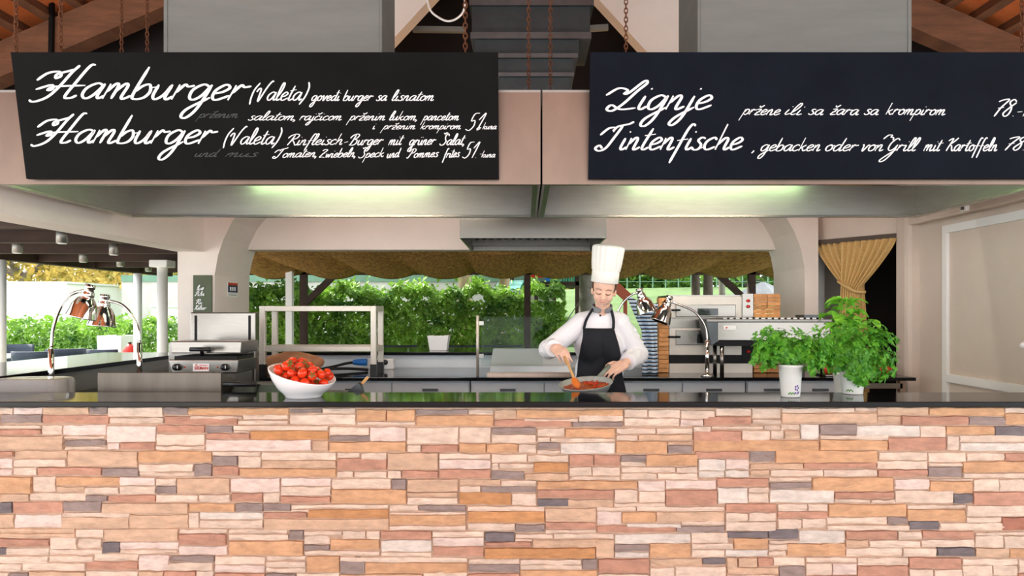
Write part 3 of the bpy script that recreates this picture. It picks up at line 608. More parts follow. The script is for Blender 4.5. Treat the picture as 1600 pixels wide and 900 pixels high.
def lettering(b, txt, x0, x1, base, xh, wpx, name='lettering', mt='chalk', slant=.42, dy=0.0, ptf=None):
    """write txt between pixels x0..x1 of the board with baseline base, x-height xh"""
    ptf = ptf or board_pt
    strokes = []; cx = 0.0
    for ch in txt:
        a, st = G[ch]
        for s in st: strokes.append([(cx+p[0]+slant*p[1], p[1]) for p in s])
        cx += a
    allx = [p[0] for s in strokes for p in s]; mn, mx = min(allx), max(allx); kx = (x1-x0)/(mx-mn)
    m = MB()
    for s in strokes:
        pts = [Vector((x0+(p[0]-mn)*kx, base-p[1]*xh+dy*((p[0]-mn)/(mx-mn)), 0)) for p in s]
        pts = smooth_path(pts, 5); n = len(pts); L = []; R_ = []
        for i, p in enumerate(pts):
            d = (pts[min(i+1, n-1)]-pts[max(i-1, 0)]); d = d.normalized() if d.length > 1e-6 else Vector((1,0,0))
            e = min(1, min(i, n-1-i)/2+.55)
            wd = wpx*(.5+.5*abs(d.y))*e/2; q = Vector((-d.y, d.x, 0))*wd
            L.append(ptf(p.x+q.x, p.y+q.y, .0012)); R_.append(ptf(p.x-q.x, p.y-q.y, .0012))
        m.add(L+R_, [(i, n+i, n+i+1, i+1) for i in range(n-1)])
    return m.build(name, mt, b)
def line(b, words, base, xh, wpx, **k):
    for txt, x0, x1 in words: lettering(b, txt, x0, x1, base, xh, wpx, **k)
lettering(bdL, 'Hamburger', 45, 393, 153, 24, 5.0, dy=4)
lettering(bdL, '(Valeta)', 390, 483, 157, 13, 2.5)
line(bdL, [('goveđi', 484, 533), ('burger', 537, 584), ('sa', 588, 605), ('lisnatom', 612, 678)], 157.5, 8.0, 1.9)
line(bdL, [('salatom,', 388, 461), ('rajčicom', 468, 534), ('prženim', 541, 602), ('lukom,', 608, 651), ('pancetom', 657, 717)], 188, 6.8, 1.7)
line(bdL, [('i', 583, 588), ('prženim', 594, 649), ('krompirom', 657, 720)], 202, 5.6, 1.5)
lettering(bdL, '51', 727, 760, 204, 13.5, 1.8); lettering(bdL, 'o', 745, 752, 203, 4, 1.4); lettering(bdL, 'kuna', 754, 776, 202, 5, 1.4)
lettering(bdL, 'Hamburger', 48, 341, 223, 21, 4.6, dy=2)
lettering(bdL, '(Valeta)', 349, 440, 225.5, 12, 2.3)
line(bdL, [('Rinfleisch', 449, 535), ('-', 538, 544), ('Burger', 545, 600), ('mit', 607, 632), ('grüner', 637, 682), ('Salat,', 687, 728)], 227, 8.2, 1.9, dy=-1)
line(bdL, [('Tomaten,', 426, 494), ('Zwiebeln,', 499, 555), ('Speck', 560, 600), ('und', 605, 627), ('Pommes', 635, 686), ('frites', 691, 719)], 247, 6.8, 1.7, dy=-2)
lettering(bdL, '51.', 722, 750, 247, 12.5, 1.8); lettering(bdL, '-', 750, 755, 244, 6, 1.4); lettering(bdL, 'kuna', 752, 774, 246, 5, 1.4)
lettering(bdL, 'prženim', 305, 372, 184, 6, 1.6, mt='chalk_faint'); lettering(bdL, 'und', 305, 345, 245, 6, 1.6, mt='chalk_faint'); lettering(bdL, 'mus', 352, 405, 245, 6, 1.6, mt='chalk_faint')
lettering(bdR, 'Lignje', 947, 1112, 171, 22, 4.6)
line(bdR, [('pržene', 1154, 1219), ('ili', 1227, 1258), ('sa', 1263, 1287), ('žara', 1297, 1342), ('sa', 1350, 1373), ('krompirom', 1384, 1477)], 179, 8.6, 2.1, dy=1)
lettering(bdR, '78.-', 1553, 1597, 182, 13.5, 2.6); lettering(bdR, 'kuna', 1598, 1640, 182, 9, 2.2)
lettering(bdR, 'Tintenfische', 930, 1160, 234, 19, 4.2)
line(bdR, [(',', 1174, 1178), ('gebacken', 1184, 1282), ('oder', 1290, 1342), ('von', 1347, 1380), ('Grill', 1374, 1438), ('mit', 1443, 1474), ('Kartoffeln', 1478, 1558)], 236, 9.8, 2.2)
lettering(bdR, '78.-', 1570, 1612, 235, 10.5, 2.5); lettering(bdR, 'kuna', 1613, 1640, 235, 8, 2.2)

# ------------------------------------------------------------------ chains
def chain(x, ya, yb, Y, label, link=.034, mt='rust', y_end=None):
    a = P(x, ya, Y); b = P(x, yb, y_end or Y); L = (b-a).length; n = max(3, int(L/(link*.72))); m = MB()
    d = (b-a).normalized()
    for k in range(n):
        c = a+(b-a)*((k+.5)/n); u = Vector((1,0,0)) if k % 2 == 0 else Vector((0,1,0)); u = (u-d*u.dot(d)).normalized()
        pts = []
        for q in range(10):
            t = 2*math.pi*q/10; pts.append(c+d*math.cos(t)*link*.5+u*math.sin(t)*link*.28)
        m.tube(pts+[pts[0]], link*.1, 5, cap=False)
    o = m.build('chain', mt); return tag(o, label, 'chain', 'rusty hanging chains')
chain(25, -140, 81, 3.52, 'rusty chain holding the far left corner of the hamburger board')
chain(95, -140, 81, 3.54, 'rusty chain second from the left above the hamburger board')
chain(190, -100, 82, 3.9, 'thin rusty chain above the hamburger board left of the duct', .03)
chain(230, -100, 82, 3.92, 'thin rusty chain just left of the big left duct box', .03)
chain(727, -140, 84, 3.54, 'rusty chain holding the right end of the hamburger board')
chain(826, -140, 138, 4.0, 'rusty chain hooked to the hood, left one of the middle pair')
chain(860, -140, 138, 4.0, 'rusty chain hooked to the hood, right one of the middle pair')
chain(978, -140, 83, 3.54, 'rusty chain over the left part of the squid board', .03)
chain(1597, -140, 81, 3.54, 'rusty chain at the far right above the squid board')
for x, s in ((826, 'left'), (860, 'right')):
    c = P(x, 141, 4.0); pts = [c+Vector((math.cos(t)*.02, 0, math.sin(t)*.02)) for t in [2*math.pi*k/14 for k in range(15)]]
    tag(MB().tube(pts, .004, 6, cap=False).build('eye_ring', 'steel_dark', smooth=True), 'small steel eye ring on the hood under the %s middle chain' % s, 'ring')
tag(MB().tube(smooth_path([P(665,-10,5.5),P(672,15,5.5),P(685,27,5.5),P(700,33,5.5),P(715,28,5.5),P(725,15,5.5),P(727,-10,5.5)]), .008, 6).build('cable', 'white_plastic', smooth=True), 'white cable sagging beside the stepped duct', 'cable')

# ------------------------------------------------------------------ heat lamps
def heat_lamp(path, Y, top, bot, r, label, base_z, grp='chrome heat lamps'):
    path = [P(x, y, Y) for x, y in path]; path[0].z = base_z+.02
    t = thing('heat_lamp', label, 'heat lamp', (path[0].x, Y, base_z), grp)
    MB().lathe([(.0001, .02), (.045, .02), (.05, .0), (.0001, 0)][::-1], (path[0].x, Y, base_z), seg=20).build('base', 'chrome', t, smooth=True)
    MB().tube(path[:2], .016, 12).build('post', 'chrome', t, smooth=True)
    MB().tube(smooth_path(path[1:], 6), .009, 10).build('arm', 'chrome', t, smooth=True)
    a, b = P(top[0], top[1], Y), P(bot[0], bot[1], Y); b.y -= .01; d = (b-a); L = d.length; d.normalize()
    R = d.to_track_quat('Z', 'Y').to_matrix()
    prof = [(.0001, -.012), (r*.34, -.012), (r*.36, L*.06), (r*.28, L*.08), (r*.42, L*.2), (r*.46, L*.3), (r*.42, L*.34), (r*.62, L*.42), (r*.84, L*.6), (r*.95, L*.85), (r*1.04, L*.97), (r*1.05, L), (r*1.0, L), (r*.8, L*.6), (r*.5, L*.4)]
    sh = MB().lathe(prof, a, R, 28).build('lamp_shade', 'chrome', t, smooth=True)
    MB().ball(a+d*L*.66, r*.42).build('bulb', 'bulb', sh, smooth=True)
heat_lamp([(80,640),(80,545),(83,515),(94,482),(112,460),(140,452)], 4.2, (141,448), (128,496), .079, 'chrome heat lamp on the far left, its arm arching to the right', .93)
heat_lamp([(218,640),(218,535),(216,515),(206,492),(190,476),(170,470)], 4.6, (164,463), (160,510), .082, 'chrome heat lamp left of the contact grill, its arm arching to the left', .93)
heat_lamp([(962,640),(962,520),(964,492),(974,472),(988,460),(1000,457)], 5.55, (999,453), (1011,489), .076, 'chrome heat lamp closest to the cook, partly behind her', .95)
heat_lamp([(1105,640),(1105,532),(1103,515),(1096,500),(1082,485),(1050,472)], 5.49, (1046,465), (1031,503), .076, 'chrome heat lamp in front of the oven with its arm arching left', .95)

# ------------------------------------------------------------------ left hand equipment
gd = thing('griddle', 'steel griddle with a tall plain splash guard behind the bar on the left', 'griddle', (-2.04, 4.15, .93))
MB().box(-2.38, -1.70, 3.98, 4.34, .93, .975).build('body', 'steel', gd)
MB().box(-2.385, -1.695, 4.0, 4.012, .975, 1.11).build('splash_guard', 'guard_steel', gd, bevel=.003)
for x in (-2.385, -1.707): MB().prism([(4.012, .975), (4.34, .975), (4.34, 1.0), (4.012, 1.11)], x, x+.012, 'x').build('side_guard', 'guard_steel', gd)
MB().box(-2.36, -1.72, 4.03, 4.32, .975, .982).build('plate', 'steel_dark', gd)
pg = thing('flat_grill', 'low flat dark grill with a black bar handle left of the tomato bowl', 'grill', (-1.5, 4.1, .93))
MB().box(-1.67, -1.36, 3.95, 4.3, .93, .965).build('body', 'steel', pg, bevel=.004)
MB().prism([(3.95, .965), (4.3, .965), (4.3, 1.03), (4.1, 1.03)], -1.66, -1.37, 'x').build('lid', 'steel_dark', pg, bevel=.004)
MB().tube([(-1.68, 4.0, 1.045), (-1.5, 4.0, 1.045)], .014, 10).build('handle', 'black_plastic', pg, smooth=True)
for x in (-1.66, -1.52): MB().bar((x, 4.0, 1.045), (x, 4.12, 1.025), .012, .012).build('handle_arm', 'black_metal', pg)
tr = thing('steel_tray', 'flat steel tray right behind the tomato bowl', 'tray', (-1.15, 4.1, .93))
MB().box(-1.34, -.98, 3.93, 4.25, .93, .985).build('body', 'steel', tr, bevel=.006)
MB().box(-1.30, -1.02, 3.97, 4.21, .985, .99).build('insert', 'steel_dark', tr)
scp = thing('scraper', 'triangular dark steel scraper with a pale handle right of the tomato bowl', 'scraper', P(556, 612, 4.05))
MB().prism([(PX(540,4.05), PZ(616,4.05)), (PX(571,4.05), PZ(616,4.05)), (PX(566,4.05), PZ(600,4.05)), (PX(562,4.05), PZ(597,4.05))], 4.0, 4.05).build('blade', 'steel_dark', scp)
MB().bar(P(565, 600, 4.03), P(575, 589, 4.05), .018, .014).build('handle', 'wood_light', scp, bevel=.003)
# contact grill
cg = thing('contact_grill', 'double contact grill with two black knobs and a red lettered plate', 'grill', (PX(330, 4.5), 4.75, .93))
X = lambda x: PX(x, 4.5); Z = lambda y: PZ(y, 4.5)
MB().box(X(268), X(366), 4.52, 4.8, .93, Z(584)).build('foot_box', 'steel', cg)
MB().prism([(X(262), Z(562)), (X(373), Z(562)), (X(370), Z(583)), (X(268), Z(583))][::-1], 4.5, 4.82).build('body', 'steel', cg, bevel=.005)
MB().box(X(270), X(368), 4.52, 4.8, Z(562), Z(557)).build('lower_plate', 'black_metal', cg)
ld = MB().prism([(X(258), Z(534)), (X(372), Z(534)), (X(370), Z(553)), (X(260), Z(553))][::-1], 4.56, 4.85).build('lid', 'steel', cg, bevel=.006)
MB().tube([P(297, 546, 4.46), P(329, 546, 4.46)], .014, 10).build('handle', 'black_plastic', ld, smooth=True)
MB().bar(P(315, 546, 4.46), P(317, 557, 4.56), .022, .014).build('handle_arm', 'black_plastic', ld)
for x in (277, 352):
    k = MB().lathe([(.0001, .032), (.018, .032), (.022, .02), (.022, 0)][::-1], P(x, 573.5, 4.5), rotm(90), 18).build('knob', 'black_plastic', cg, smooth=True)
    MB().bar(P(x, 571, 4.464), P(x, 576, 4.464), .004, .003).build('pointer', 'chalk', k)
for x in (289, 340): MB().ball(P(x, 574, 4.5), .005).build('indicator', 'red_plastic', cg, smooth=True)
pl = MB().box(X(302), X(327), 4.494, 4.5, Z(580), Z(568)).build('name_plate', 'white_plastic', cg)
def text_on(txt, c, size, mt, parent, R=(90,0,0), sx=1.0):
    cu = bpy.data.curves.new('text', 'FONT'); cu.body = txt; cu.size = size; cu.align_x = 'CENTER'; cu.align_y = 'CENTER'; cu.extrude = .0004; cu.offset = .0006
    t = bpy.data.objects.new('text', cu); C.objects.link(t)
    bpy.context.view_layer.update()
    me = bpy.data.meshes.new_from_object(t.evaluated_get(bpy.context.evaluated_depsgraph_get()))
    bpy.data.objects.remove(t); Rm = rotm(*R)
    m = MB(); m.add([Vector(c)+Rm @ Vector((v.co.x*sx, v.co.y, v.co.z)) for v in me.vertices], [tuple(p.vertices) for p in me.polygons])
    return m.build('lettering', mt, parent)
text_on('SIRMAN', P(314.5, 575.3, 4.493), .030, 'red_plastic', pl, sx=.82)
MB().prism([(X(305), Z(571)), (X(310), Z(571)), (X(307.5), Z(569))], 4.4925, 4.494).build('mark', 'red_plastic', pl)
MB().box(X(312), X(325), 4.4925, 4.494, Z(571), Z(570)).build('mark', 'red_plastic', pl)
ts = thing('upright_grill_cover', 'tall steel cover with two dark vertical slots behind the contact grill', 'grill cover', (PX(348, 5.08), 5.15, .93))
X = lambda x: PX(x, 5.05); Z = lambda y: PZ(y, 5.05)
MB().box(X(297), X(399), 5.05, 5.13, .93, Z(488)).build('casing', 'steel', ts, bevel=.008)
for x in (306, 390): MB().box(X(x-1.6), X(x+1.6), 5.044, 5.052, Z(533), Z(493)).build('slot', 'black_metal', ts)
MB().box(X(262), X(297), 5.06, 5.13, .93, Z(535)).build('side_box', 'steel', ts, bevel=.005)
# clear lid
cl = thing('food_cover', 'clear plastic food cover at the lower left corner behind the bar', 'food cover', (-2.86, 4.05, .93))
m = MB()
def dome(u, v):
    a = 2*math.pi*u; k = min(1, v*1.25); hh = .145*(1-(1-k)**3) if v < .8 else .145
    sc = 1-.0*v if v < .35 else 1-.22*((v-.35)/.65)**1.4
    if v >= .8: sc *= max(.02, 1-(v-.8)/.2)
    e = lambda t: math.copysign(abs(t)**.45, t)
    return (-2.735+e(math.cos(a))*.19*sc, 4.0+e(math.sin(a))*.1*sc, .935+hh)
m.grid(dome, 40, 14).build('dome', 'clear_plastic', cl, smooth=True, solid=.003)
MB().box(-2.93, -2.54, 3.89, 4.11, .93, .937).build('tray', 'white_plastic', cl)
# steel tube rack
rk = thing('shelf_rack', 'empty square-tube steel rack standing on the rear worktop', 'rack', (-1.6, 5.75, .95))
xa, xb, ya, yb, s = -2.045, -1.18, 5.6, 5.87, .042
for x in (xa, xb):
    for y in (ya, yb):
        MB().box(x-s/2, x+s/2, y-s/2, y+s/2, .99, 1.495).build('post', 'rack_steel', rk, bevel=.003)
        MB().box(x-.024, x+.024, y-.024, y+.024, .95, 1.04).build('foot', 'black_plastic', rk)
for z in (1.474, 1.16):
    for y in (ya, yb): MB().box(xa+s/2, xb-s/2, y-s/2, y+s/2, z-s/2, z+s/2).build('rail', 'rack_steel', rk, bevel=.003)
    for x in (xa, xb): MB().box(x-s/2, x+s/2, ya+s/2, yb-s/2, z-s/2, z+s/2).build('rail', 'rack_steel', rk, bevel=.003)
# brown paper bag
m = MB(); c = Vector((PX(455, 5.75), 5.74, .95))
def bag(u, v):
    a = 2*math.pi*u; b = math.pi*(v-.5); n_ = noise.noise(Vector((math.cos(a)*2, math.sin(a)*2, v*4)))
    r = 1+.22*n_
    return c+Vector((math.cos(a)*math.cos(b)*.235*r, math.sin(a)*math.cos(b)*.1*r, max(0, .07+math.sin(b)*.11*r)))
tag(m.grid(bag, 28, 14).build('paper_bag', 'paper_bag', smooth=True), 'crumpled brown bag lying under the steel rack', 'bag')
# plugs and cables
cp = thing('power_cable', 'black power cables with a bright blue industrial plug on the rear worktop', 'cable', P(530, 575, 6.05))
MB().tube(smooth_path([P(500,577,5.9), P(520,573,6.0), P(540,568,6.1), P(554,566,6.1)]), .012, 8).build('cord', 'rubber', cp, smooth=True)
MB().tube(smooth_path([P(500,577,5.9), P(525,576,5.95), P(548,576,6.0), P(575,578,6.0)]), .012, 8).build('cord', 'rubber', cp, smooth=True)
MB().tube([P(552,566,6.1), P(560,566,6.1), P(573,566,6.1)], [.022,.028,.03], 14).build('plug', 'blue_plastic', cp, smooth=True)
so = thing('socket_block', 'white socket block with black plugs beside the blue plug', 'socket', (PX(592, 6.3), 6.3, .95))
MB().box(PX(573,6.2), PX(614,6.2), 6.22, 6.3, .95, 1.04).build('case', 'white_plastic', so, bevel=.006)
for x in (590, 602): MB().lathe([(.0001,.03),(.02,.03),(.024,0)][::-1], P(x, 566, 6.22), rotm(90), 14).build('plug', 'black_plastic', so, smooth=True)
MB().tube(smooth_path([P(590,567,6.19), P(585,573,6.15), P(594,577,6.15), P(580,578.5,6.1)]), .008, 6).build('cord', 'rubber', so, smooth=True)
# glass screen, warming tray
gs = thing('glass_screen', 'clear glass screen held by a slim steel post left of the cook', 'glass screen', (-.36, 5.6, .95))
MB().tube([(-.365, 5.55, .95), (-.365, 5.55, PZ(493, 5.55))], .012, 12).build('post', 'rack_steel', gs, smooth=True)
for y in (505, 556): MB().box(-.355, -.318, 5.543, 5.557, PZ(y+3, 5.55), PZ(y-3, 5.55)).build('clamp', 'steel', gs)
MB().box(-.34, .14, 5.547, 5.553, 1.03, PZ(495, 5.55)).build('pane', 'glass', gs)
wt = thing('warming_tray', 'brushed steel warming tray behind the cook on the rear worktop', 'warming tray', (0, 5.85, .95))
MB().prism([(5.62, .95), (6.25, .95), (6.25, 1.13), (6.2, 1.13), (5.66, 1.02)], PX(768, 5.9), .36, 'x').build('body', 'cabinet_grey', wt, bevel=.004)
MB().box(PX(764, 5.9), .37, 5.6, 5.64, .95, .975).build('rim', 'steel_warm', wt)
# sink-like upstands right of the cook
# ------------------------------------------------------------------ pizza oven, grill station, cloth
ov = thing('pizza_oven', 'two-deck steel pizza oven framed with thin bricks', 'oven', (1.55, 6.0, .95))
Y0 = 5.86; X = lambda x: PX(x, Y0); Z = lambda y: PZ(y, Y0)
MB().box(X(1046), X(1176), Y0+.03, 6.38, .95, Z(461)).build('casing', 'steel', ov)
MB().box(X(1046), X(1160), Y0+.012, Y0+.03, Z(497), Z(463)).build('deck_front', 'rack_steel', ov, bevel=.003)
MB().box(X(1046), X(1160), Y0+.012, Y0+.03, Z(512), Z(499)).build('trim_strip', 'steel', ov)
MB().box(X(1046), X(1160), Y0+.012, Y0+.03, Z(555), Z(513)).build('deck_front', 'rack_steel', ov, bevel=.003)
for (xa, xb, y0, y1) in ((1056, 1150, 476, 495), (1056, 1150, 516, 539)):
    d = MB().box(X(xa), X(xb), Y0, Y0+.014, Z(y1), Z(y0)).build('oven_door', 'steel', ov, bevel=.004)
    MB().tube([P(1044, (y0+y1)/2-1, Y0-.03), P(1063, (y0+y1)/2-1, Y0-.03)], .008, 8).build('handle', 'black_metal', d, smooth=True)
    MB().bar(P(1052, (y0+y1)/2-1, Y0-.03), P(1054, (y0+y1)/2-1, Y0+.005), .01, .01).build('handle_arm', 'black_metal', d)
    wx = (1090, 1122) if y0 < 500 else (1089, 1103)
    MB().box(X(wx[0]), X(wx[1]), Y0-.004, Y0, Z(y1-2), Z(y0+6)).build('window', 'dark_glass', d)
MB().box(X(1160), X(1177), Y0, Y0+.03, Z(495), Z(459)).build('control_panel', 'steel', ov)
for y in (470, 479): MB().lathe([(.0001,.02),(.012,.02),(.014,0)][::-1], P(1169, y, Y0), rotm(90), 12).build('knob', 'red_plastic', ov, smooth=True)
MB().box(X(1160), X(1177), Y0, Y0+.03, Z(560), Z(497)).build('control_panel', 'black_metal', ov)
for y in (538, 549): MB().lathe([(.0001,.02),(.012,.02),(.014,0)][::-1], P(1169, y, Y0), rotm(90), 12).build('knob', 'red_plastic', ov, smooth=True)
MB().box(X(1046), X(1176), Y0+.004, Y0+.03, Z(568), Z(555)).build('dark_gap_strip', 'black_metal', ov)  # black strip standing in for the shaded gap below the decks
MB().box(X(1046), X(1176), Y0+.004, Y0+.03, .95, Z(568)).build('lower_front', 'rack_steel', ov)
BR = random.Random(5)
def bricks(x0, x1, ya, yb, n, cols):
    for k in range(n):
        z1 = Z(ya+(yb-ya)*k/n); z0 = Z(ya+(yb-ya)*(k+1)/n)
        for q in range(cols):
            a = x0+(x1-x0)*q/cols; b = x0+(x1-x0)*(q+1)/cols
            MB().box(X(a)+.002, X(b)-.002, Y0-.002-BR.uniform(0, .012), Y0+.09, z0+.0015, z1-.0015).build('brick', 'oven_brick', ov)
bricks(1029, 1045, 465, 582, 17, 1); bricks(1177.5, 1219, 459, 582, 20, 2)
# grill station
st = thing('grill_station', 'steel grill station on tube legs with a small red label', 'grill', (1.72, 5.35, .95))
Y0 = 5.56; X = lambda x: PX(x, Y0); Z = lambda y: PZ(y, Y0)
MB().box(X(1122), X(1297), Y0, Y0+.25, Z(532), Z(503)).build('body', 'steel', st, bevel=.004)
MB().prism([(X(1103), Z(499)), (X(1124), Z(499)), (X(1124), Z(532)), (X(1112), Z(540))][::-1], Y0+.004, Y0+.25).build('side_panel', 'steel_dark', st)
MB().box(X(1104), X(1299), Y0-.01, Y0+.26, Z(503), Z(499)).build('top_rim', 'steel_satin', st, bevel=.003)
MB().box(X(1122), X(1297), Y0+.02, Y0+.24, Z(541), Z(532)).build('burner_tray', 'black_metal', st)
MB().box(X(1131), X(1150), Y0-.003, Y0, Z(515), Z(508.5)).build('label_plate', 'white_plastic', st)
MB().prism([(X(1133), Z(511)), (X(1137), Z(511)), (X(1135), Z(514))], Y0-.005, Y0-.003).build('mark', 'red_plastic', st)
for k in range(16):
    x = 1131+k*10; MB().box(X(x), X(x+6), Y0+.02, Y0+.24, Z(499), Z(496.5)).build('grate_bar', 'steel', st)
MB().box(X(1258), X(1290), Y0+.02, Y0+.2, Z(496.5), Z(492)).build('griddle_plate', 'steel_dark', st)
for x in (1117, 1128, 1285):
    yy = Y0+.21 if x == 1117 else Y0+.04
    MB().tube([(PX(x, yy), yy, .95), (PX(x, yy), yy, PZ(538, yy))], .016, 12).build('leg', 'steel', st, smooth=True)
    MB().tube([(PX(x, yy), yy, 1.04), (PX(x, yy), yy, 1.045)], .019, 12).build('collar', 'steel_dark', st)
# red vegetables box behind the pots
vb = thing('vegetable_tray', 'steel tray of red peppers on the rear worktop behind the herb pots', 'tray', (PX(1335, 5.62), 5.62, .95))
MB().box(PX(1283, 5.6), PX(1392, 5.6), 5.52, 5.76, .95, .965).build('tray', 'steel', vb, bevel=.004)
for k, x in enumerate((1290, 1302, 1313, 1325, 1338, 1350, 1362, 1374, 1385)):
    o = tag(MB().ball((PX(x, 5.62), 5.6+.03*(k % 2), .998), (.034, .034, .033), seg=12, rings=8).build('red_pepper', 'red_plastic', smooth=True), 'red pepper lying in the tray behind the herb pots', 'pepper', 'red peppers in the tray')
# striped cloth
cm = bpy.data.materials.new('striped'); cm.use_nodes = True; nt = cm.node_tree; b = nt.nodes['Principled BSDF']; b.inputs['Roughness'].default_value = .9
tc = nt.nodes.new('ShaderNodeTexCoord'); sp = nt.nodes.new('ShaderNodeSeparateXYZ'); mu = nt.nodes.new('ShaderNodeMath'); mu.operation = 'MULTIPLY'; mu.inputs[1].default_value = 34
fr_ = nt.nodes.new('ShaderNodeMath'); fr_.operation = 'FRACT'; cr = nt.nodes.new('ShaderNodeValToRGB'); cr.color_ramp.interpolation = 'CONSTANT'
e = cr.color_ramp.elements; e[0].color = (*S(24,30,44), 1); e[1].position = .38; e[1].color = (*S(176,204,232), 1); k_ = e.new(.75); k_.color = (*S(226,230,230), 1)
nt.links.new(tc.outputs['Object'], sp.inputs[0]); nt.links.new(sp.outputs['Z'], mu.inputs[0]); nt.links.new(mu.outputs[0], fr_.inputs[0]); nt.links.new(fr_.outputs[0], cr.inputs[0]); nt.links.new(cr.outputs[0], b.inputs['Base Color'])
M['striped'] = cm
def cloth(u, v):
    z = PZ(473, 5.72)*(1-v)+.953*v; wd = 1-.25*(1-v)
    x = 1028-50*u*(1-.5*min(1, v*2.2)) if True else 0
    return Vector((PX(x, 5.72), 5.72+.025*math.sin(u*11+v*2)+.02*math.sin(v*5), z+.03*u*(1-v)-.02*math.sin(u*5)*(v < .9)))
tag(MB().grid(cloth, 24, 20).build('striped_cloth', 'striped', smooth=True, solid=.006), 'blue white and black striped cloth hanging beside the oven', 'cloth')

# ------------------------------------------------------------------ tomato bowl
bx, by, bz = PX(475, 3.65), 3.645, 1.016
bw = thing('salad_bowl', 'white slanted-rim ceramic bowl on the bar counter', 'bowl', (bx, by, bz))
m = MB(); seg = 56; LOWA = math.radians(-28)
def rimh(a): return .118+.046*math.cos(a-LOWA-math.pi)
rings = []
prof = [(.045, .0), (.088, .0), (.09, .006), (.1, .02), (.126, .3), (.15, .62), (.163, .9), (.166, 1.0), (.163, 1.01), (.158, .96), (.143, .62), (.11, .25), (.06, .12), (.001, .1)]
for r, hh in prof:
    for k in range(seg):
        a = 2*math.pi*k/seg; z = hh if hh < .03 and r < .11 and hh != 0.1 else .012+hh*(rimh(a)-.012)
        if hh in (.0, .006, .02): z = hh
        rr = r*(1+.06*(rimh(a)-.118)/.046) if hh > .25 else r
        m.v.append((bx+rr*math.cos(a), by+rr*math.sin(a), bz+z))
m.f += [(i*seg+k, i*seg+(k+1) % seg, (i+1)*seg+(k+1) % seg, (i+1)*seg+k) for i in range(len(prof)-1) for k in range(seg)]
m.f.append(tuple(range(seg))[::-1])
m.build('bowl', 'ceramic', bw, smooth=True)
tomR = random.Random(11)
tm_me = MB().ball((0,0,0), (.026,.026,.0235), seg=18, rings=12).mesh('tomato', (0,0,0)); tm_me.materials.append(M['tomato']); tm_me.polygons.foreach_set('use_smooth', [True]*len(tm_me.polygons))
cal = MB()
for k in range(5):
    a = 2*math.pi*k/5; d = Vector((math.cos(a), math.sin(a), 0)); q = Vector((-d.y, d.x, 0))
    cal.add([Vector((0,0,.024)), d*.011+q*.004+Vector((0,0,.0245)), d*.021+Vector((0,0,.022)), d*.011-q*.004+Vector((0,0,.0245))], [(0,3,2,1)])
cal.tube([(0,0,.0225), (.002,.001,.031), (.006,.002,.038)], .0018, 5)
cal_me = cal.mesh('calyx', (0,0,0)); cal_me.materials.append(M['calyx'])
toms = [(140,667,3.62),(155,692,3.57),(196,680,3.57),(212,640,3.66),(240,626,3.70),(270,624,3.72),(306,638,3.68),(270,662,3.60),(236,690,3.56),(262,722,3.54),(303,720,3.54),(338,690,3.58),(372,684,3.62),(350,746,3.54),(396,730,3.56),(386,758,3.53),(428,716,3.6),(456,706,3.66),(448,752,3.57),(325,668,3.66),(215,668,3.62),(180,655,3.68),(410,700,3.68),(290,690,3.57),(330,645,3.72),(180,705,3.58)]
tp_ = np.array([list(P(400+a/4, 410+b/4, c)) for a, b, c in toms]+[[bx-.01+(.075 if k else 0)*math.cos(k*.698), by+(.075 if k else 0)*math.sin(k*.698), bz+.062] for k in range(9)]+[[bx+.05*math.cos(k*1.2)-.02, by+.05*math.sin(k*1.2), bz+.1] for k in range(5)])
for it in range(160):          # let the heap settle: push overlapping fruit apart, keep inside the bowl
    for i_ in range(len(tp_)):
        d = tp_[i_]-tp_; L_ = np.linalg.norm(d, axis=1)+1e-9; w_ = np.clip(.049-L_, 0, None); w_[i_] = 0
        tp_[i_] += (d/L_[:, None]*w_[:, None]*.25).sum(0)
        dx, dy = tp_[i_][0]-bx, tp_[i_][1]-by; rr = math.hypot(dx, dy); a = math.atan2(dy, dx); rh = rimh(a)
        if rr > .124: tp_[i_][0] = bx+dx/rr*.124; tp_[i_][1] = by+dy/rr*.124
        fl = bz+.04+(rh-.02)*(rr/.14)**2*.85
        if tp_[i_][2] < fl: tp_[i_][2] = fl
for q in tp_:
    p = Vector(q); s = tomR.uniform(.9, 1.0)
    o = bpy.data.objects.new('cherry_tomato', tm_me); C.objects.link(o); o.location = p; o.scale = (s, s, s)
    o.rotation_euler = (tomR.uniform(-1.3, 1.3), tomR.uniform(-1.3, 1.3), tomR.uniform(0, 6)); tag(o, 'ripe red cherry tomato heaped in the white bowl', 'tomato', 'cherry tomatoes in the bowl')
    c = bpy.data.objects.new('calyx', cal_me); C.objects.link(c); c.parent = o
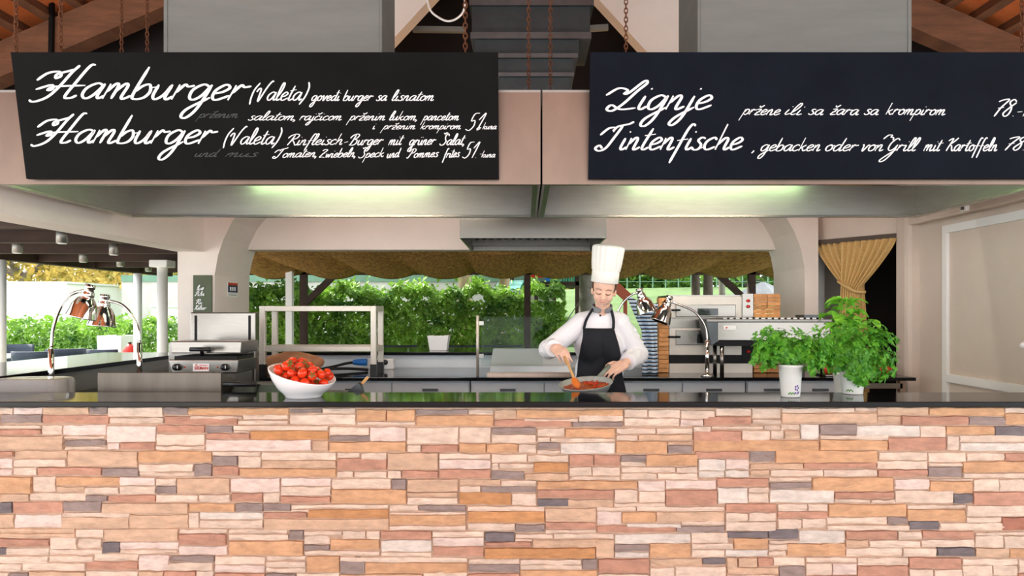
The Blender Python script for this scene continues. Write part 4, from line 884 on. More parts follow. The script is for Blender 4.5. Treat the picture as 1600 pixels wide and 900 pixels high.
# ------------------------------------------------------------------ herb pots
def herb(x, ybase, Y, zb, pot_w, pot_h, label, name, leafmat, blobs, nl, size, seed, prints=True, kind='parsley', lean=0):
    R = random.Random(seed); c = Vector((PX(x, Y), Y, zb)); t = thing(name, label, 'herb pot', c)
    r = pot_w/2
    pot = MB().lathe([(.0001, .003), (r*.72, .003), (r*.74, 0), (r*.76, .004), (r*.95, pot_h*.92), (r*1.02, pot_h*.93), (r*1.03, pot_h), (r*.97, pot_h), (r*.93, pot_h*.9), (r*.7, pot_h*.5)], c, seg=32).build('pot', 'pot', t, smooth=True)
    MB().lathe([(.0001, pot_h*.84), (r*.9, pot_h*.84)], c, seg=20).build('soil', 'soil', t)
    if prints:
        def on_pot(a, z, off=.0008):
            rr = (r*.76+(r*.95-r*.76)*z/(pot_h*.92))+off; return c+Vector((rr*math.sin(a), -rr*math.cos(a), z))
        def blot(a, z, s, mt):
            m = MB(); pts = [on_pot(a, z)]+[on_pot(a+s*math.cos(q)/r, z+s*math.sin(q)) for q in [2*math.pi*k/8 for k in range(8)]]
            m.add(pts, [(0, 1+k, 1+(k+1) % 8) for k in range(8)]).build('print', mt, pot)
        a0 = .25 if prints == 1 else -.2
        if prints == 1:
            for k in range(5): q = 2*math.pi*k/5; blot(a0+.05+.011*math.cos(q)/r, pot_h*.3+.011*math.sin(q), .006, 'print_purple')
            blot(a0+.25, pot_h*.16, .007, 'print_purple'); blot(a0-.1, pot_h*.15, .006, 'print_purple'); blot(a0+.1, pot_h*.13, .005, 'print_purple')
        for k in range(5): blot(a0-.75+k*.13, pot_h*(.12+.03*(k % 2)), .005, 'print_green')
    stems = MB(); leaves = MB()
    base = c+Vector((0, 0, pot_h*.84))
    for k in range(nl):
        bc_, br_ = R.choice(blobs)
        while True:
            v = Vector((R.uniform(-1,1), R.uniform(-1,1), R.uniform(-1,1)))
            if .35 < v.length < 1: break
        p = Vector((bc_[0]+v.x*br_[0], bc_[1]+v.y*br_[1], bc_[2]+v.z*br_[2]))+c
        if p.z < zb+.02: p.z = zb+.02+R.random()*.02
        rad = Vector((p.x-c.x, p.y-c.y, 0))
        if rad.length < r*1.1 and p.z < zb+pot_h+.005: p.z = zb+pot_h+.02
        s0 = base+Vector((R.uniform(-.4,.4)*r, R.uniform(-.4,.4)*r, 0))
        if k % 5 == 0:
            mid = s0.lerp(p, .5)+Vector((0,0,.06)); mid.z = max(mid.z, zb+pot_h+.02); stems.tube(smooth_path([s0, mid, p], 3), .0016, 4, cap=False)
        out = (p-(c+Vector((0,0,pot_h+.06)))).normalized(); up = (out+Vector((R.uniform(-.7,.7), R.uniform(-.9,.2), R.uniform(.1,1)))).normalized()
        x_ = up.orthogonal().normalized(); x_ = Matrix.Rotation(R.uniform(0, 6.28), 3, up) @ x_; y_ = up.cross(x_)
        s = size*R.uniform(.7, 1.25)
        if kind == 'parsley':
            for a_ in (-1.1, 0, 1.1):
                dx = x_*math.cos(a_)+y_*math.sin(a_); dy = up.cross(dx); L_ = s*(1 if a_ == 0 else .85)
                pts = [(0,0),(.35,.22),(.5,.12),(.72,.34),(.82,.14),(1.0,.16),(.95,0),(1.0,-.16),(.82,-.14),(.72,-.34),(.5,-.12),(.35,-.22)]
                vs = [p+dx*q[0]*L_+dy*q[1]*L_*1.25+up*(-.18*L_*q[0]**2+.1*L_*abs(q[1])) for q in pts]
                leaves.add(vs, [(0,1,2,10,11),(2,3,4,8,9,10),(4,5,6,7,8)])
        else:
            vs = []
            for i in range(5):
                f = i/4; wv = math.sin(math.pi*min(1, f*.95+.05))**.7*.36*s
                for sg in (-1, 0, 1): vs.append(p+x_*f*s+y_*sg*wv+up*(.14*s*math.sin(f*3)+(-.3*s*f*f)+abs(sg)*.12*s))
            leaves.add(vs, [(i*3+j, i*3+j+1, i*3+j+4, i*3+j+3) for i in range(4) for j in range(2)])
    if stems.v: stems.build('stems', 'stem', t, smooth=True)
    tag(leaves.build('foliage', leafmat, t, smooth=True), kind='stuff')
u = 1120/3.66
herb(1235, 620, 3.655, 1.016, .122, .165, 'white pot of curly green parsley with purple flower print, the nearer one', 'parsley_pot', 'parsley',
     [((-.11, -.02, .27), (.09, .1, .08)), ((0, 0, .29), (.12, .1, .07)), ((.12, -.02, .26), (.09, .1, .1)), ((-.13, 0, .21), (.07, .08, .07)), ((.1, -.06, .2), (.07, .05, .08)), ((.17, .02, .22), (.06, .08, .1)), ((0, -.06, .22), (.1, .05, .04)), ((0, -.03, .24), (.1, .07, .05))], 800, .028, 21, 1)
herb(1332, 614, 3.79, 1.016, .135, .16, 'white pot of dense green parsley on the right, trailing over its rim', 'parsley_pot', 'parsley',
     [((-.06, -.02, .27), (.11, .1, .1)), ((.06, 0, .31), (.13, .1, .09)), ((.15, 0, .24), (.09, .1, .11)), ((.03, -.05, .22), (.12, .06, .07)), ((-.1, -.05, .2), (.06, .05, .08)), ((.12, -.07, .15), (.08, .03, .08)), ((0, -.09, .12), (.06, .02, .06))], 800, .028, 22, 2)
herb(1320, 600, 4.13, .93, .13, .17, 'pot of light green basil standing behind the two parsley pots', 'basil_pot', 'basil',
     [((0, 0, .50), (.1, .09, .07)), ((-.04, 0, .46), (.1, .08, .07)), ((.05, 0, .45), (.09, .08, .09)), ((0, 0, .36), (.08, .08, .1)), ((0, 0, .57), (.05, .05, .03))], 80, .075, 23, 0, 'basil')
# ------------------------------------------------------------------ the cook
def blob(name, mb, voxel, mt, parent, smooth=4, label=None):
    """one continuous surface out of overlapping volumes"""
    o = mb.build('tmp', mt); md = o.modifiers.new('r', 'REMESH'); md.mode = 'VOXEL'; md.voxel_size = voxel
    sm = o.modifiers.new('s', 'SMOOTH'); sm.factor = .5; sm.iterations = smooth
    bpy.context.view_layer.update()
    me = bpy.data.meshes.new_from_object(o.evaluated_get(bpy.context.evaluated_depsgraph_get()))
    loc = o.location.copy(); bpy.data.objects.remove(o)
    n = len(me.vertices); a = np.empty(n*3); me.vertices.foreach_get('co', a); a = a.reshape(-1, 3)+np.array(loc)-np.array(ORG[parent])
    me.vertices.foreach_set('co', a.ravel()); me.polygons.foreach_set('use_smooth', [True]*len(me.polygons)); me.update()
    me.materials.clear(); me.materials.append(M[mt]); me.name = name
    r = bpy.data.objects.new(name, me); C.objects.link(r); r.parent = parent; ORG[r] = ORG[parent]
    if label: r['label'] = label
    return r
pe = thing('person', 'cook in white jacket, black apron and tall white hat stirring a pan', 'person', (.48, 4.62, 0))
HC = Vector((.500, 4.535, 1.585)); HR = rotm(0, 6, 0) @ rotm(0, 0, -7) @ rotm(21, 0, 0)
H = lambda x, y, z: HC+HR @ Vector((x, y, z))
body = MB()
body.ball(H(0, .014, .03), (.073, .09, .084), HR, 24, 16); body.ball(H(0, -.018, -.022), (.063, .066, .074), HR, 24, 16)
body.ball(H(0, -.046, -.073), (.028, .024, .022), HR); body.ball(H(0, -.022, -.056), (.047, .052, .034), HR)
body.capsule(H(0, -.084, .012), .008, H(0, -.099, -.022), .0115); 
for s in (-1, 1):
    body.ball(H(s*.012, -.09, -.026), .008, HR); body.ball(H(s*.034, -.056, -.026), (.026, .024, .028), HR); body.ball(H(s*.0715, .004, -.012), (.009, .016, .026), HR)
    body.ball(H(s*.029, -.068, .006), (.017, .0145, .012), HR)
body.ball(H(0, -.07, -.05), (.026, .014, .02), HR)
body.capsule((.49, 4.6, 1.39), .054, H(0, .03, -.06), .046)
# torso, legs under the clothes
body.ball((.48, 4.62, 1.25), (.145, .095, .16), None, 20, 14); body.ball((.48, 4.63, 1.05), (.125, .09, .18), None, 20, 14); body.ball((.48, 4.64, .90), (.15, .1, .12), None, 20, 14)
SHL, ELL, WRL = Vector((.345, 4.60, 1.375)), Vector((.150, 4.50, 1.215)), Vector((.186, 4.285, 1.232))
SHR, ELR, WRR = Vector((.625, 4.60, 1.375)), Vector((.735, 4.63, 1.175)), Vector((.615, 4.445, 1.125))
body.capsule(SHL, .05, SHR, .05)
for a, b, c in ((SHL, ELL, WRL), (SHR, ELR, WRR)):
    body.capsule(a, .046, b, .037); body.capsule(b, .037, c, .026)
for s in (-1, 1):
    body.capsule((.48+s*.08, 4.64, .88), .075, (.48+s*.085, 4.63, .5), .052); body.capsule((.48+s*.085, 4.63, .5), .05, (.48+s*.09, 4.66, .1), .036)
def hand(mb, wr, f, n, s, curls, thumb, k=1.0):
    f = Vector(f).normalized(); n = Vector(n); n = (n-f*n.dot(f)).normalized(); s2 = f.cross(n).normalized()
    s = s2 if s2.dot(Vector(s)) > 0 else -s2
    tips = []
    for i in range(4):
        off = (.030-.0198*i)*k; b = wr+f*(.078+(.006, .01, .006, -.006)[i])*k+s*off
        mb.capsule(wr+s*off*.75, .0165*k, b, .0115*k, 10)
        d = f.copy(); p = b; L = [(.042, .026, .02), (.046, .029, .021), (.042, .027, .02), (.033, .02, .017)][i]
        r = .0084*k if i < 3 else .0074*k
        for j in range(3):
            a = math.radians(curls[i][j]); ax = s
            d = Matrix.Rotation(a if (Matrix.Rotation(.1, 3, ax) @ f).dot(n) < f.dot(n) else -a, 3, ax) @ d
            q = p+d*L[j]*k; mb.capsule(p, r, q, r*.9, 10); p = q; r *= .93
        tips.append(p)
    p = wr+f*.022*k+s*.024*k
    for (df, ds, dn_, L, r) in thumb:
        d = (f*df+s*ds-n*dn_).normalized(); q = p+d*L*k; mb.capsule(p, r*k, q, r*k*.9, 10); p = q
    return tips
# her right hand (left in the picture) closes on the spoon from above
fL = Vector((.03, -.08, -.028))
hand(body, WRL, fL, (-.25, -.65, .55), (1, 0, 0), [(44, 26, 16), (48, 30, 18), (54, 34, 20), (60, 38, 22)], [(.6, .6, .5, .034, .0125), (.7, .05, .8, .03, .0105), (.3, -.2, 1, .024, .0095)], .92)
# her left hand (right in the picture) wraps the pan handle
fR = Vector((-.1, -.045, -.05))
hand(body, WRR, fR, (.1, -.62, .75), (0, .7, .6), [(8, 34, 30), (14, 38, 34), (20, 42, 36), (26, 44, 38)], [(.6, .75, .1, .036, .0125), (1, .3, .1, .028, .0105), (1, 0, .3, .022, .0095)])
blob('body', body, .0035, 'skin', pe, 4)
# face details
for s in (-1, 1):
    pts = [H(s*.014, -.0835, .026), H(s*.030, -.0815, .033), H(s*.049, -.067, .026)]
    MB().tube(smooth_path(pts, 4), [.0018]*9, 6).build('eyebrow', 'brow', pe, smooth=True)
    pts = [H(s*.015, -.0795, .003), H(s*.029, -.0825, -.003), H(s*.045, -.072, .003)]
    MB().tube(smooth_path(pts, 4), .0022, 6).build('eyelid', 'brow', pe, smooth=True)
MB().tube(smooth_path([H(-.021, -.0765, -.044), H(-.011, -.0835, -.049), H(0, -.085, -.0505), H(.011, -.0835, -.049), H(.021, -.0765, -.044)], 4), [.0012, .002, .0028]+[.0032]*11+[.0028, .002, .0012], 6).build('lips', 'lips', pe, smooth=True)
hair = MB(); hair.ball(H(0, .024, .026), (.0805, .084, .088), HR, 28, 18); hair.ball(H(0, .1, -.03), (.045, .035, .045), HR)
blob('hair', hair, .006, 'hair', pe, 3)
# hat
HTR = rotm(0, 6, 0) @ rotm(7, 0, 0); HB = H(0, .0, .052)
m = MB(); prof = [(.083, .0), (.0855, .002), (.0865, .04), (.0865, .068), (.084, .07), (.0865, .078), (.092, .12), (.097, .19), (.099, .215), (.094, .228), (.07, .236), (.03, .239), (.0005, .24)]
seg = 96
for i, (r, z) in enumerate(prof):
    for k in range(seg):
        a = 2*math.pi*k/seg; pl_ = 0 if i < 5 else .0042*math.cos(a*18)*(1 if i < 9 else .5)
        m.v.append(tuple(HB+HTR @ Vector(((r+pl_)*math.cos(a), (r*1.06+pl_)*math.sin(a)+.006, z))))
m.f += [(i*seg+k, i*seg+(k+1) % seg, (i+1)*seg+(k+1) % seg, (i+1)*seg+k) for i in range(len(prof)-1) for k in range(seg)]
m.build('chef_hat', 'hat', pe, smooth=True, label='tall pleated white hat')
# jacket
j = MB()
j.ball((.48, 4.615, 1.25), (.168, .118, .17), None, 24, 16); j.capsule((.36, 4.605, 1.375), .064, (.605, 4.605, 1.375), .064, 16)
for s in (-1, 1): j.capsule((.487+s*.03, 4.605, 1.415), .052, (.487+s*.125, 4.605, 1.382), .066, 14)
j.capsule((.45, 4.6, 1.40), .06, (.52, 4.6, 1.40), .06, 16)
for s in (-1, 1): j.ball((.48+s*.066, 4.525, 1.24), (.075, .055, .07))
j.ball((.48, 4.63, 1.06), (.158, .112, .18), None, 24, 16); j.ball((.48, 4.635, .92), (.178, .125, .14), None, 24, 16)
cuffL = ELL.lerp(WRL, .80); cuffR = ELR.lerp(WRR, .80)
j.capsule(SHL+Vector((.02,0,0)), .069, ELL, .06, 16); j.tube([ELL, ELL.lerp(cuffL, .5), cuffL], [.064, .058, .054], 18); j.ball(ELL, .066)
j.capsule(SHR-Vector((.02,0,0)), .069, ELR, .062, 16); j.tube([ELR, ELR.lerp(cuffR, .5), cuffR], [.064, .059, .056], 18); j.ball(ELR, .066)
FR = random.Random(2)
for a, b in ((SHL, ELL), (ELL, cuffL), (SHR, ELR), (ELR, cuffR)):     # soft creases across the sleeves
    for k in range(4):
        p = a.lerp(b, .2+.2*k); d = (b-a).normalized(); e = d.orthogonal().normalized(); e = Matrix.Rotation(FR.uniform(0, 6.28), 3, d) @ e; g_ = d.cross(e)
        j.capsule(p+e*.053-g_*.03, .009, p+e*.053+g_*.03+d*.03, .009, 8)
jk = blob('jacket', j, .006, 'jacket', pe, 4, 'white long-sleeved cook jacket')
MB().ball(P(938, 493, 4.512), .007).build('button', 'black_plastic', pe, smooth=True)
m = MB()
def coll(u, v):
    a = math.pi+.2+(2*math.pi-.4)*u; r = .068-.006*v; fr_ = max(0, math.cos(a-math.pi)); return Vector((.49+.006*v+r*math.sin(a-math.pi), 4.592-.012*v-r*math.cos(a-math.pi), 1.458+.034*v-.018*math.cos(a-math.pi)-.012*v*fr_**8))
m.grid(coll, 32, 4).build('collar', 'collar', pe, smooth=True, solid=.005, label='grey stand-up collar')
# apron
def af(z):   # (half width, centre x) of the apron by height
    k = [(1.345, .096, .464), (1.30, .102, .466), (1.24, .118, .468), (1.16, .132, .472), (1.06, .142, .474), (.95, .165, .475), (.8, .185, .475), (.55, .2, .475)]
    for (a, wa, ca), (b, wb, cb_) in zip(k, k[1:]):
        if z >= b: t = (a-z)/(a-b); return wa+(wb-wa)*t, ca+(cb_-ca)*t
    return .2, .475
def yfront(x, z):
    dx = x-.48; best = 4.62
    for (cy, cz, rx, ry, rz) in ((4.615, 1.25, .168, .118, .17), (4.63, 1.06, .158, .112, .18), (4.635, .92, .178, .125, .14)):
        q = 1-(dx/(rx+.03))**2-((z-cz)/(rz+.05))**2
        if q > 0: best = min(best, cy-ry*math.sqrt(q))
    for s in (-1, 1):
        q = 1-((dx-s*.066)/.09)**2-((z-1.24)/.1)**2
        if q > 0: best = min(best, 4.525-.055*math.sqrt(q))
    return best-.016 if z > .9 else 4.492-.008*math.sin(dx*40)+(dx*dx)*1.2
m = MB()
def apf(u, v):
    z = 1.345*(1-v)+.55*v; hw, cx = af(z); x = cx+(u*2-1)*hw
    return Vector((x, yfront(x, z)-.004*math.sin(u*9+v*14)*(v > .25), z))
m.grid(apf, 26, 44); m.build('apron', 'apron', pe, smooth=True, solid=.004, label='black bib apron')
for a, mid, b in (((.372, 1.343), (.390, 1.40), (.434, 1.468)), ((.556, 1.343), (.560, 1.40), (.548, 1.464))):
    pts = smooth_path([Vector((a[0], yfront(a[0], a[1])-.003, a[1])), Vector((mid[0], 4.528, mid[1])), Vector((b[0], 4.556, b[1])), Vector((b[0]+(.03 if b[0] < .5 else -.01), 4.63, b[1]+.01))], 6)
    mm = MB()
    L_ = [p+Vector((-.009, 0, 0)) for p in pts]+[p+Vector((.009, 0, 0)) for p in pts]; n = len(pts)
    mm.add(L_, [(i, n+i, n+i+1, i+1) for i in range(n-1)]); mm.build('apron_strap', 'apron', pe, smooth=True, solid=.004)
tr_ = MB(); tr_.ball((.48, 4.64, .9), (.165, .115, .12), None, 20, 12)
for s in (-1, 1): tr_.capsule((.48+s*.08, 4.64, .88), .088, (.48+s*.088, 4.64, .5), .075, 14); tr_.tube([(.48+s*.088, 4.64, .5), (.48+s*.09, 4.66, .08)], [.075, .065], 16)
blob('trousers', tr_, .012, 'trousers', pe, 2)
for s in (-1, 1): MB().capsule((.48+s*.09, 4.7, .04), .04, (.48+s*.1, 4.52, .035), .035, 14).build('shoe', 'black_plastic', pe, smooth=True)
# hob, pan and spoon
hb = thing('hob', 'flat black glass hob under the frying pan', 'hob', (.35, 4.12, .93))
MB().box(.02, .68, 3.92, 4.33, .93, .95).build('body', 'steel_dark', hb); MB().box(.03, .67, 3.93, 4.32, .95, .955).build('glass_top', 'dark_glass', hb)
PC = P(915, 599, 4.12); hd = Vector((.54, .84, 0)); tilt = math.radians(10)
ax = Vector((0,0,1)).cross(hd).normalized(); PR = Matrix.Rotation(-tilt, 3, ax)     # handle side lifted
if (PR @ hd).z < 0: PR = Matrix.Rotation(tilt, 3, ax)
pn = thing('frying_pan', 'speckled grey frying pan full of orange sauce held by the cook', 'pan', PC-Vector((0,0,.05)))
MB().lathe([(.0001, -.05), (.118, -.05), (.126, -.046), (.15, -.006), (.157, 0), (.157, .003), (.153, .003), (.146, -.008), (.122, -.044), (.0001, -.045)], PC, PR, 48).build('pan_body', 'pan', pn, smooth=True)
def sauce(u, v):
    a = 2*math.pi*u; r = .137*v; z = -.024+.007*noise.noise(Vector((math.cos(a)*r*40, math.sin(a)*r*40, 0)))
    return PC+PR @ Vector((r*math.cos(a), r*math.sin(a), z))
MB().grid(sauce, 40, 14).build('sauce', 'sauce', pn, smooth=True)
SRn = random.Random(9); m = MB()
for k in range(60):
    a = SRn.uniform(-.6, 1.9) if k < 40 else SRn.uniform(0, 6.28); r = SRn.uniform(.05, .128)
    m.ball(PC+PR @ Vector((r*math.cos(a), r*math.sin(a), -.017)), (SRn.uniform(.004, .009), .005, .004), rotm(0, 0, SRn.uniform(0, 180)), 6, 4)
tag(m.build('vegetable_bits', 'sauce_red', pn, smooth=True), kind='stuff')
h0 = PC+PR @ (hd*.15+Vector((0,0,-.012))); h1_ = PC+PR @ (hd*.31+Vector((0,0,.026)))
MB().bar(h0, h0.lerp(h1_, .2), .026, .012).build('handle_joint', 'steel', pn)
MB().tube([h0.lerp(h1_, .15), h0.lerp(h1_, .5), h1_], [.014, .0135, .015], 12).build('handle', 'pan_handle', pn, smooth=True)
sp0 = P(880, 551, 4.225); sp1 = P(903, 606, 4.06)
sn = thing('wooden_spoon', 'pale wooden spoon coated in orange sauce in the cook\'s hand', 'spoon', sp1)
MB().tube([sp0, sp0.lerp(sp1, .6), sp0.lerp(sp1, .8)], [.007, .0075, .009], 10).build('handle', 'wood_light', sn, smooth=True)
dS = (sp1-sp0).normalized(); Rs = dS.to_track_quat('Z', 'Y').to_matrix()
MB().ball(sp0.lerp(sp1, .86), (.025, .013, .039), Rs, 16, 10).build('spoon_head', 'spoon_sauce', sn, smooth=True)

# ------------------------------------------------------------------ curtain in the doorway
ct = thing('curtain', 'sand coloured curtain tied together in the dark doorway', 'curtain', dl(.48)+Vector((0,0,.9)))
nf = -nd
RZ = 2.075
rd = MB().bar(dl(-.02)+nf*.05+Vector((0,0,RZ)), dl(.985)+nf*.05+Vector((0,0,RZ)), .03, .04).build('curtain_rail', 'curtain_rod', ct)
def drape(ta, tb, tpa, tpb, zb, npl, lay):
    zp = PZ(452, 6.25)
    def fn(u, v):
        z = RZ-.02-(RZ-.02-zb)*v
        if z > zp:
            k = (RZ-.02-z)/(RZ-.02-zp); k = k**1.25; a = ta+(tpa-ta)*k; b = tb+(tpb-tb)*k
        else:
            k = (zp-z)/(zp-zb); a = tpa-.05*math.sin(k*1.6)+.02*k; b = tpb+.05*math.sin(k*1.6)
        q = dl(a+(b-a)*u)
        return q+nf*(.05+lay+.018*math.sin(u*npl*2*math.pi)*(1 if z < zp or True else 1))+Vector((0,0,z))
    return fn
MB().grid(drape(.10, .62, .42, .60, .7, 8, .0), 96, 34).build('drape', 'curtain', ct, smooth=True, solid=.003)
MB().grid(drape(.40, .93, .40, .58, .7, 8, .035), 96, 34).build('drape', 'curtain', ct, smooth=True, solid=.003)
zp = PZ(452, 6.25)
MB().tube(smooth_path([dl(.36)+nf*.075+Vector((0,0,zp+.07)), dl(.46)+nf*.125+Vector((0,0,zp+.03)), dl(.56)+nf*.125+Vector((0,0,zp-.02)), dl(.63)+nf*.07+Vector((0,0,zp-.03))], 6), .014, 8).build('tie_band', 'curtain', ct, smooth=True)

# ------------------------------------------------------------------ boards and notices on the left pier
gb = thing('menu_board', 'narrow green chalkboard with white scrawl on the left pier', 'chalkboard', (-2.87, 6.38, PZ(487, 6.38)))
MB().box(PX(302, 6.38), PX(331, 6.38), 6.375, 6.395, PZ(490, 6.38), PZ(430, 6.38)).build('panel', 'green_board', gb, bevel=.003)
pf = lambda x, y, off=0: P(x, y, 6.374-off)
for txt, a, b, base, xh in (('lye', 307, 318, 453, 3.6), ('Pulin', 304, 319, 462, 3.2), ('Ru', 306, 316, 475, 3.6), ('Kelner', 304, 323, 484, 3.4)):
    lettering(gb, txt, a, b, base, xh, 1.2, ptf=pf)
nt_ = thing('notice', 'small dark blue notice with a red header on the left pier', 'notice', (-2.76, 6.78, PZ(465, 6.78)))
XN = -2.768
MB().box(XN, XN+.006, 6.67, 6.89, PZ(464, 6.78), PZ(442, 6.78)).build('sheet', 'white_plastic', nt_)
MB().box(XN+.006, XN+.008, 6.67, 6.89, PZ(457, 6.78), PZ(446, 6.78)).build('print', 'navy', nt_); MB().box(XN+.006, XN+.008, 6.67, 6.89, PZ(446, 6.78), PZ(442, 6.78)).build('print', 'red_plastic', nt_)
for k in range(3): MB().box(XN+.008, XN+.009, 6.71+.05*k, 6.74+.05*k, PZ(454.5, 6.78), PZ(448.5, 6.78)).build('print', 'chalk', nt_)
MB().box(XN+.006, XN+.007, 6.69, 6.87, PZ(461.5, 6.78), PZ(460.5, 6.78)).build('print', 'grey_cloth', nt_)

# ------------------------------------------------------------------ outside: left pergola
pgl = thing('pergola', 'dark plank pergola roof over the left terrace', 'pergola', (-4.6, 8, 0))
yy = 4.6; k = 0
while yy < 11.2:
    MB().box(-5.55, -3.12, yy, yy+.72, 2.12, 2.15).build('plank', 'timber_dark', pgl); yy += .76
for yy in (4.8, 5.9, 7.0, 8.1, 9.2, 10.3): MB().box(-5.55, -3.12, yy, yy+.09, 2.02, 2.12).build('rafter', 'timber_dark', pgl)
MB().box(-5.62, -5.5, 4.6, 11.2, 2.0, 2.16).build('beam', 'timber_dark', pgl)
for x, y in ((-5.56, 10.3), (-5.56, 7.6), (-4.02, 7.95)): MB().tube([(x, y, 0), (x, y, 2.02)], .055, 14).build('post', 'white_paint', pgl, smooth=True)
MB().box(-4.12, -3.92, 7.85, 8.05, 1.94, 2.02).build('post_cap', 'white_paint', pgl, bevel=.01)
for (x, y), wh in zip(((97, 374), (27, 390), (178, 393), (130, 405), (188, 412), (232, 420)), ('the nearest and largest one', 'the leftmost one', 'the second largest on the right', 'in the middle above the left heat lamp', 'second from the white post', 'right beside the white post')):
    Y = .57*F/(CY-y); l = thing('spot_lamp', 'grey cylinder spot under the pergola planks, '+wh, 'lamp', (PX(x, Y), Y, 2.0), 'pergola spots')
    MB().tube([(PX(x, Y), Y, 1.99), (PX(x, Y), Y, 2.12)], .042, 14).build('housing', 'steel_satin', l, smooth=True)
    MB().tube([(PX(x, Y), Y, 1.984), (PX(x, Y), Y, 1.99)], .034, 14).build('lens', 'white_plastic', l)
# rear pergola with reed mat
rp = thing('reed_awning', 'sagging golden reed awning on a dark timber frame behind the opening', 'awning', (0, 8.3, 0))
def reed(u, v):
    x = -3.45+8.05*u; Y = 7.38+1.95*v; s = abs(math.sin(u*math.pi*11+.6))
    z = 2.10-.12*v-.10*s**.8*(.25+.75*v)-.03*noise.noise(Vector((x*1.5, Y, 0)))
    return Vector((x, Y, z))
MB().grid(reed, 150, 14).build('reed_mat', 'reed', rp, smooth=True, solid=.02)
MB().box(-4.0, 4.6, 9.4, 9.52, PZ(429, 9.4), PZ(416, 9.4)).build('beam', 'timber_dark', rp)
MB().box(-3.5, 4.6, 7.3, 7.38, 2.13, 2.22).build('beam', 'timber_dark', rp)
for x in (473, 824, 1176): MB().box(PX(x-5, 9.4), PX(x+5, 9.4), 9.4, 9.49, 0, 2.0).build('post', 'timber_dark', rp)
MB().bar(P(473, 478, 9.42), P(533, 420, 9.42), .06, .08).build('brace', 'timber_dark', rp); MB().bar(P(1158, 462, 9.42), P(1113, 420, 9.42), .06, .08).build('brace', 'timber_dark', rp)
wp = MB().box(PX(446, 9.0), PX(456, 9.0), 9.0, 9.08, 0, 2.05); wp.build('post', 'white_paint', rp)

# ------------------------------------------------------------------ plants outside
def leaf_cloud(fn, n, size, seed, flat=.5):
    R = np.random.default_rng(seed); pts, nrm = fn(R, n)
    d = R.normal(size=(n, 3))*flat+nrm; d /= np.linalg.norm(d, axis=1)[:, None]+1e-9
    a = np.cross(d, R.normal(size=(n, 3))); a /= np.linalg.norm(a, axis=1)[:, None]+1e-9; b = np.cross(d, a)
    s = (size*R.uniform(.6, 1.3, n))[:, None]
    V = np.stack([pts-a*s, pts-b*s*.5+d*s*.15, pts+a*s, pts+b*s*.5+d*s*.15], 1).reshape(-1, 3)
    me = MB(); me.v = [tuple(v) for v in V]; me.f = [(4*i, 4*i+1, 4*i+2, 4*i+3) for i in range(n)]
    return me
def box_pts(x0, x1, y0, y1, z0, z1):
    def fn(R, n):
        p = np.stack([R.uniform(x0, x1, n), R.uniform(y0, y1, n), R.uniform(z0, z1, n)], 1)
        nr = np.tile(np.array([0, -.6, .5]), (n, 1)); k = n*6//10
        p[:k, 1] = y0+np.abs(R.normal(0, .08, k)); j = R.integers(k, n, n//4); p[j, 2] = z1-np.abs(R.normal(0, .05, len(j)))
        p[:, 2] += (p[:, 2] > z1-.12)*(.06*np.sin(p[:, 0]*7)+.05*np.sin(p[:, 0]*17)+R.exponential(.035, n))
        return p, nr
    return fn
def hedge(x0, x1, y0, y1, z0, z1, n, size, seed, label, mt='hedge'):
    t = thing('hedge', label, 'hedge', ((x0+x1)/2, (y0+y1)/2, 0))
    tag(leaf_cloud(box_pts(x0, x1, y0, y1, z0, z1), n, size, seed).build('foliage', mt, t), kind='stuff')
    R = random.Random(seed); m = MB()
    for k in range(int((x1-x0)*5)):
        x = R.uniform(x0, x1); y = (y0+y1)/2+R.uniform(-.1, .15); m.tube([(x, y, 0), (x+R.uniform(-.15, .15), y, z1*.6), (x+R.uniform(-.3, .3), y+R.uniform(-.15, .15), z1-.08)], [.018, .012, .005], 5)
    tag(m.build('branches', 'bark', t), kind='stuff')
hedge(-4.1, .55, 9.75, 10.6, .15, PZ(457, 9.75), 30000, .045, 31, 'dense clipped green hedge seen through the middle opening')
hedge(-14, -5.6, 13.2, 14.2, .05, PZ(508, 13.2), 18000, .052, 32, 'low sunlit hedge behind the left terrace chairs')
def crown(c, r):
    def fn(R, n):
        v = R.normal(size=(n, 3)); v /= np.linalg.norm(v, axis=1)[:, None]; rr = R.uniform(.5, 1, n)**.5
        lump = 1+.25*np.sin(v[:, 0]*5+v[:, 2]*4)+.2*np.sin(v[:, 1]*7-v[:, 2]*6)
        return np.array(c)+v*np.array(r)*(rr*lump)[:, None], v
    return fn
def tree(x, Y, trunk_r, h, cr, label, mt='tree_green', bark='bark', n=3500, size=.16, seed=1, lean=0, ch=None):
    b = Vector((PX(x, Y), Y, gz(Y)-.05)); t = thing('tree', label, 'tree', b); R = random.Random(seed)
    top = b+Vector((lean*h, 0, h))
    MB().tube(smooth_path([b, b+Vector((lean*h*.4+R.uniform(-.05,.05), 0, h*.4)), top], 4), [trunk_r*(1.15-.5*i/8) for i in range(9)], 10).build('trunk', bark, t, smooth=True)
    for k in range(3):
        a = R.uniform(0, 6.28); MB().tube([b.lerp(top, .75+.08*k), top+Vector((math.cos(a)*cr[0]*.5, math.sin(a)*cr[1]*.5, cr[2]*.5))], [trunk_r*.45, trunk_r*.15], 6).build('branch', bark, t)
    tag(leaf_cloud(crown(top+Vector((0,0,cr[2]*.55)), cr), n, size, seed, 1.0).build('crown', mt, t), kind='stuff')
tree(410, 19, .12, 2.2, (2.6, 1.6, 1.8), 'bushy green tree at the left end of the garden wall', n=5200, seed=41)
tree(607, 17.5, .14, 3.2, (1.8, 1.6, 1.4), 'slim tree behind the garden wall, leftmost of the trunks above the hedge', seed=42)
tree(642, 18, .12, 3.3, (1.8, 1.5, 1.4), 'slim tree right of the leftmost trunk above the hedge', seed=43, lean=.06)
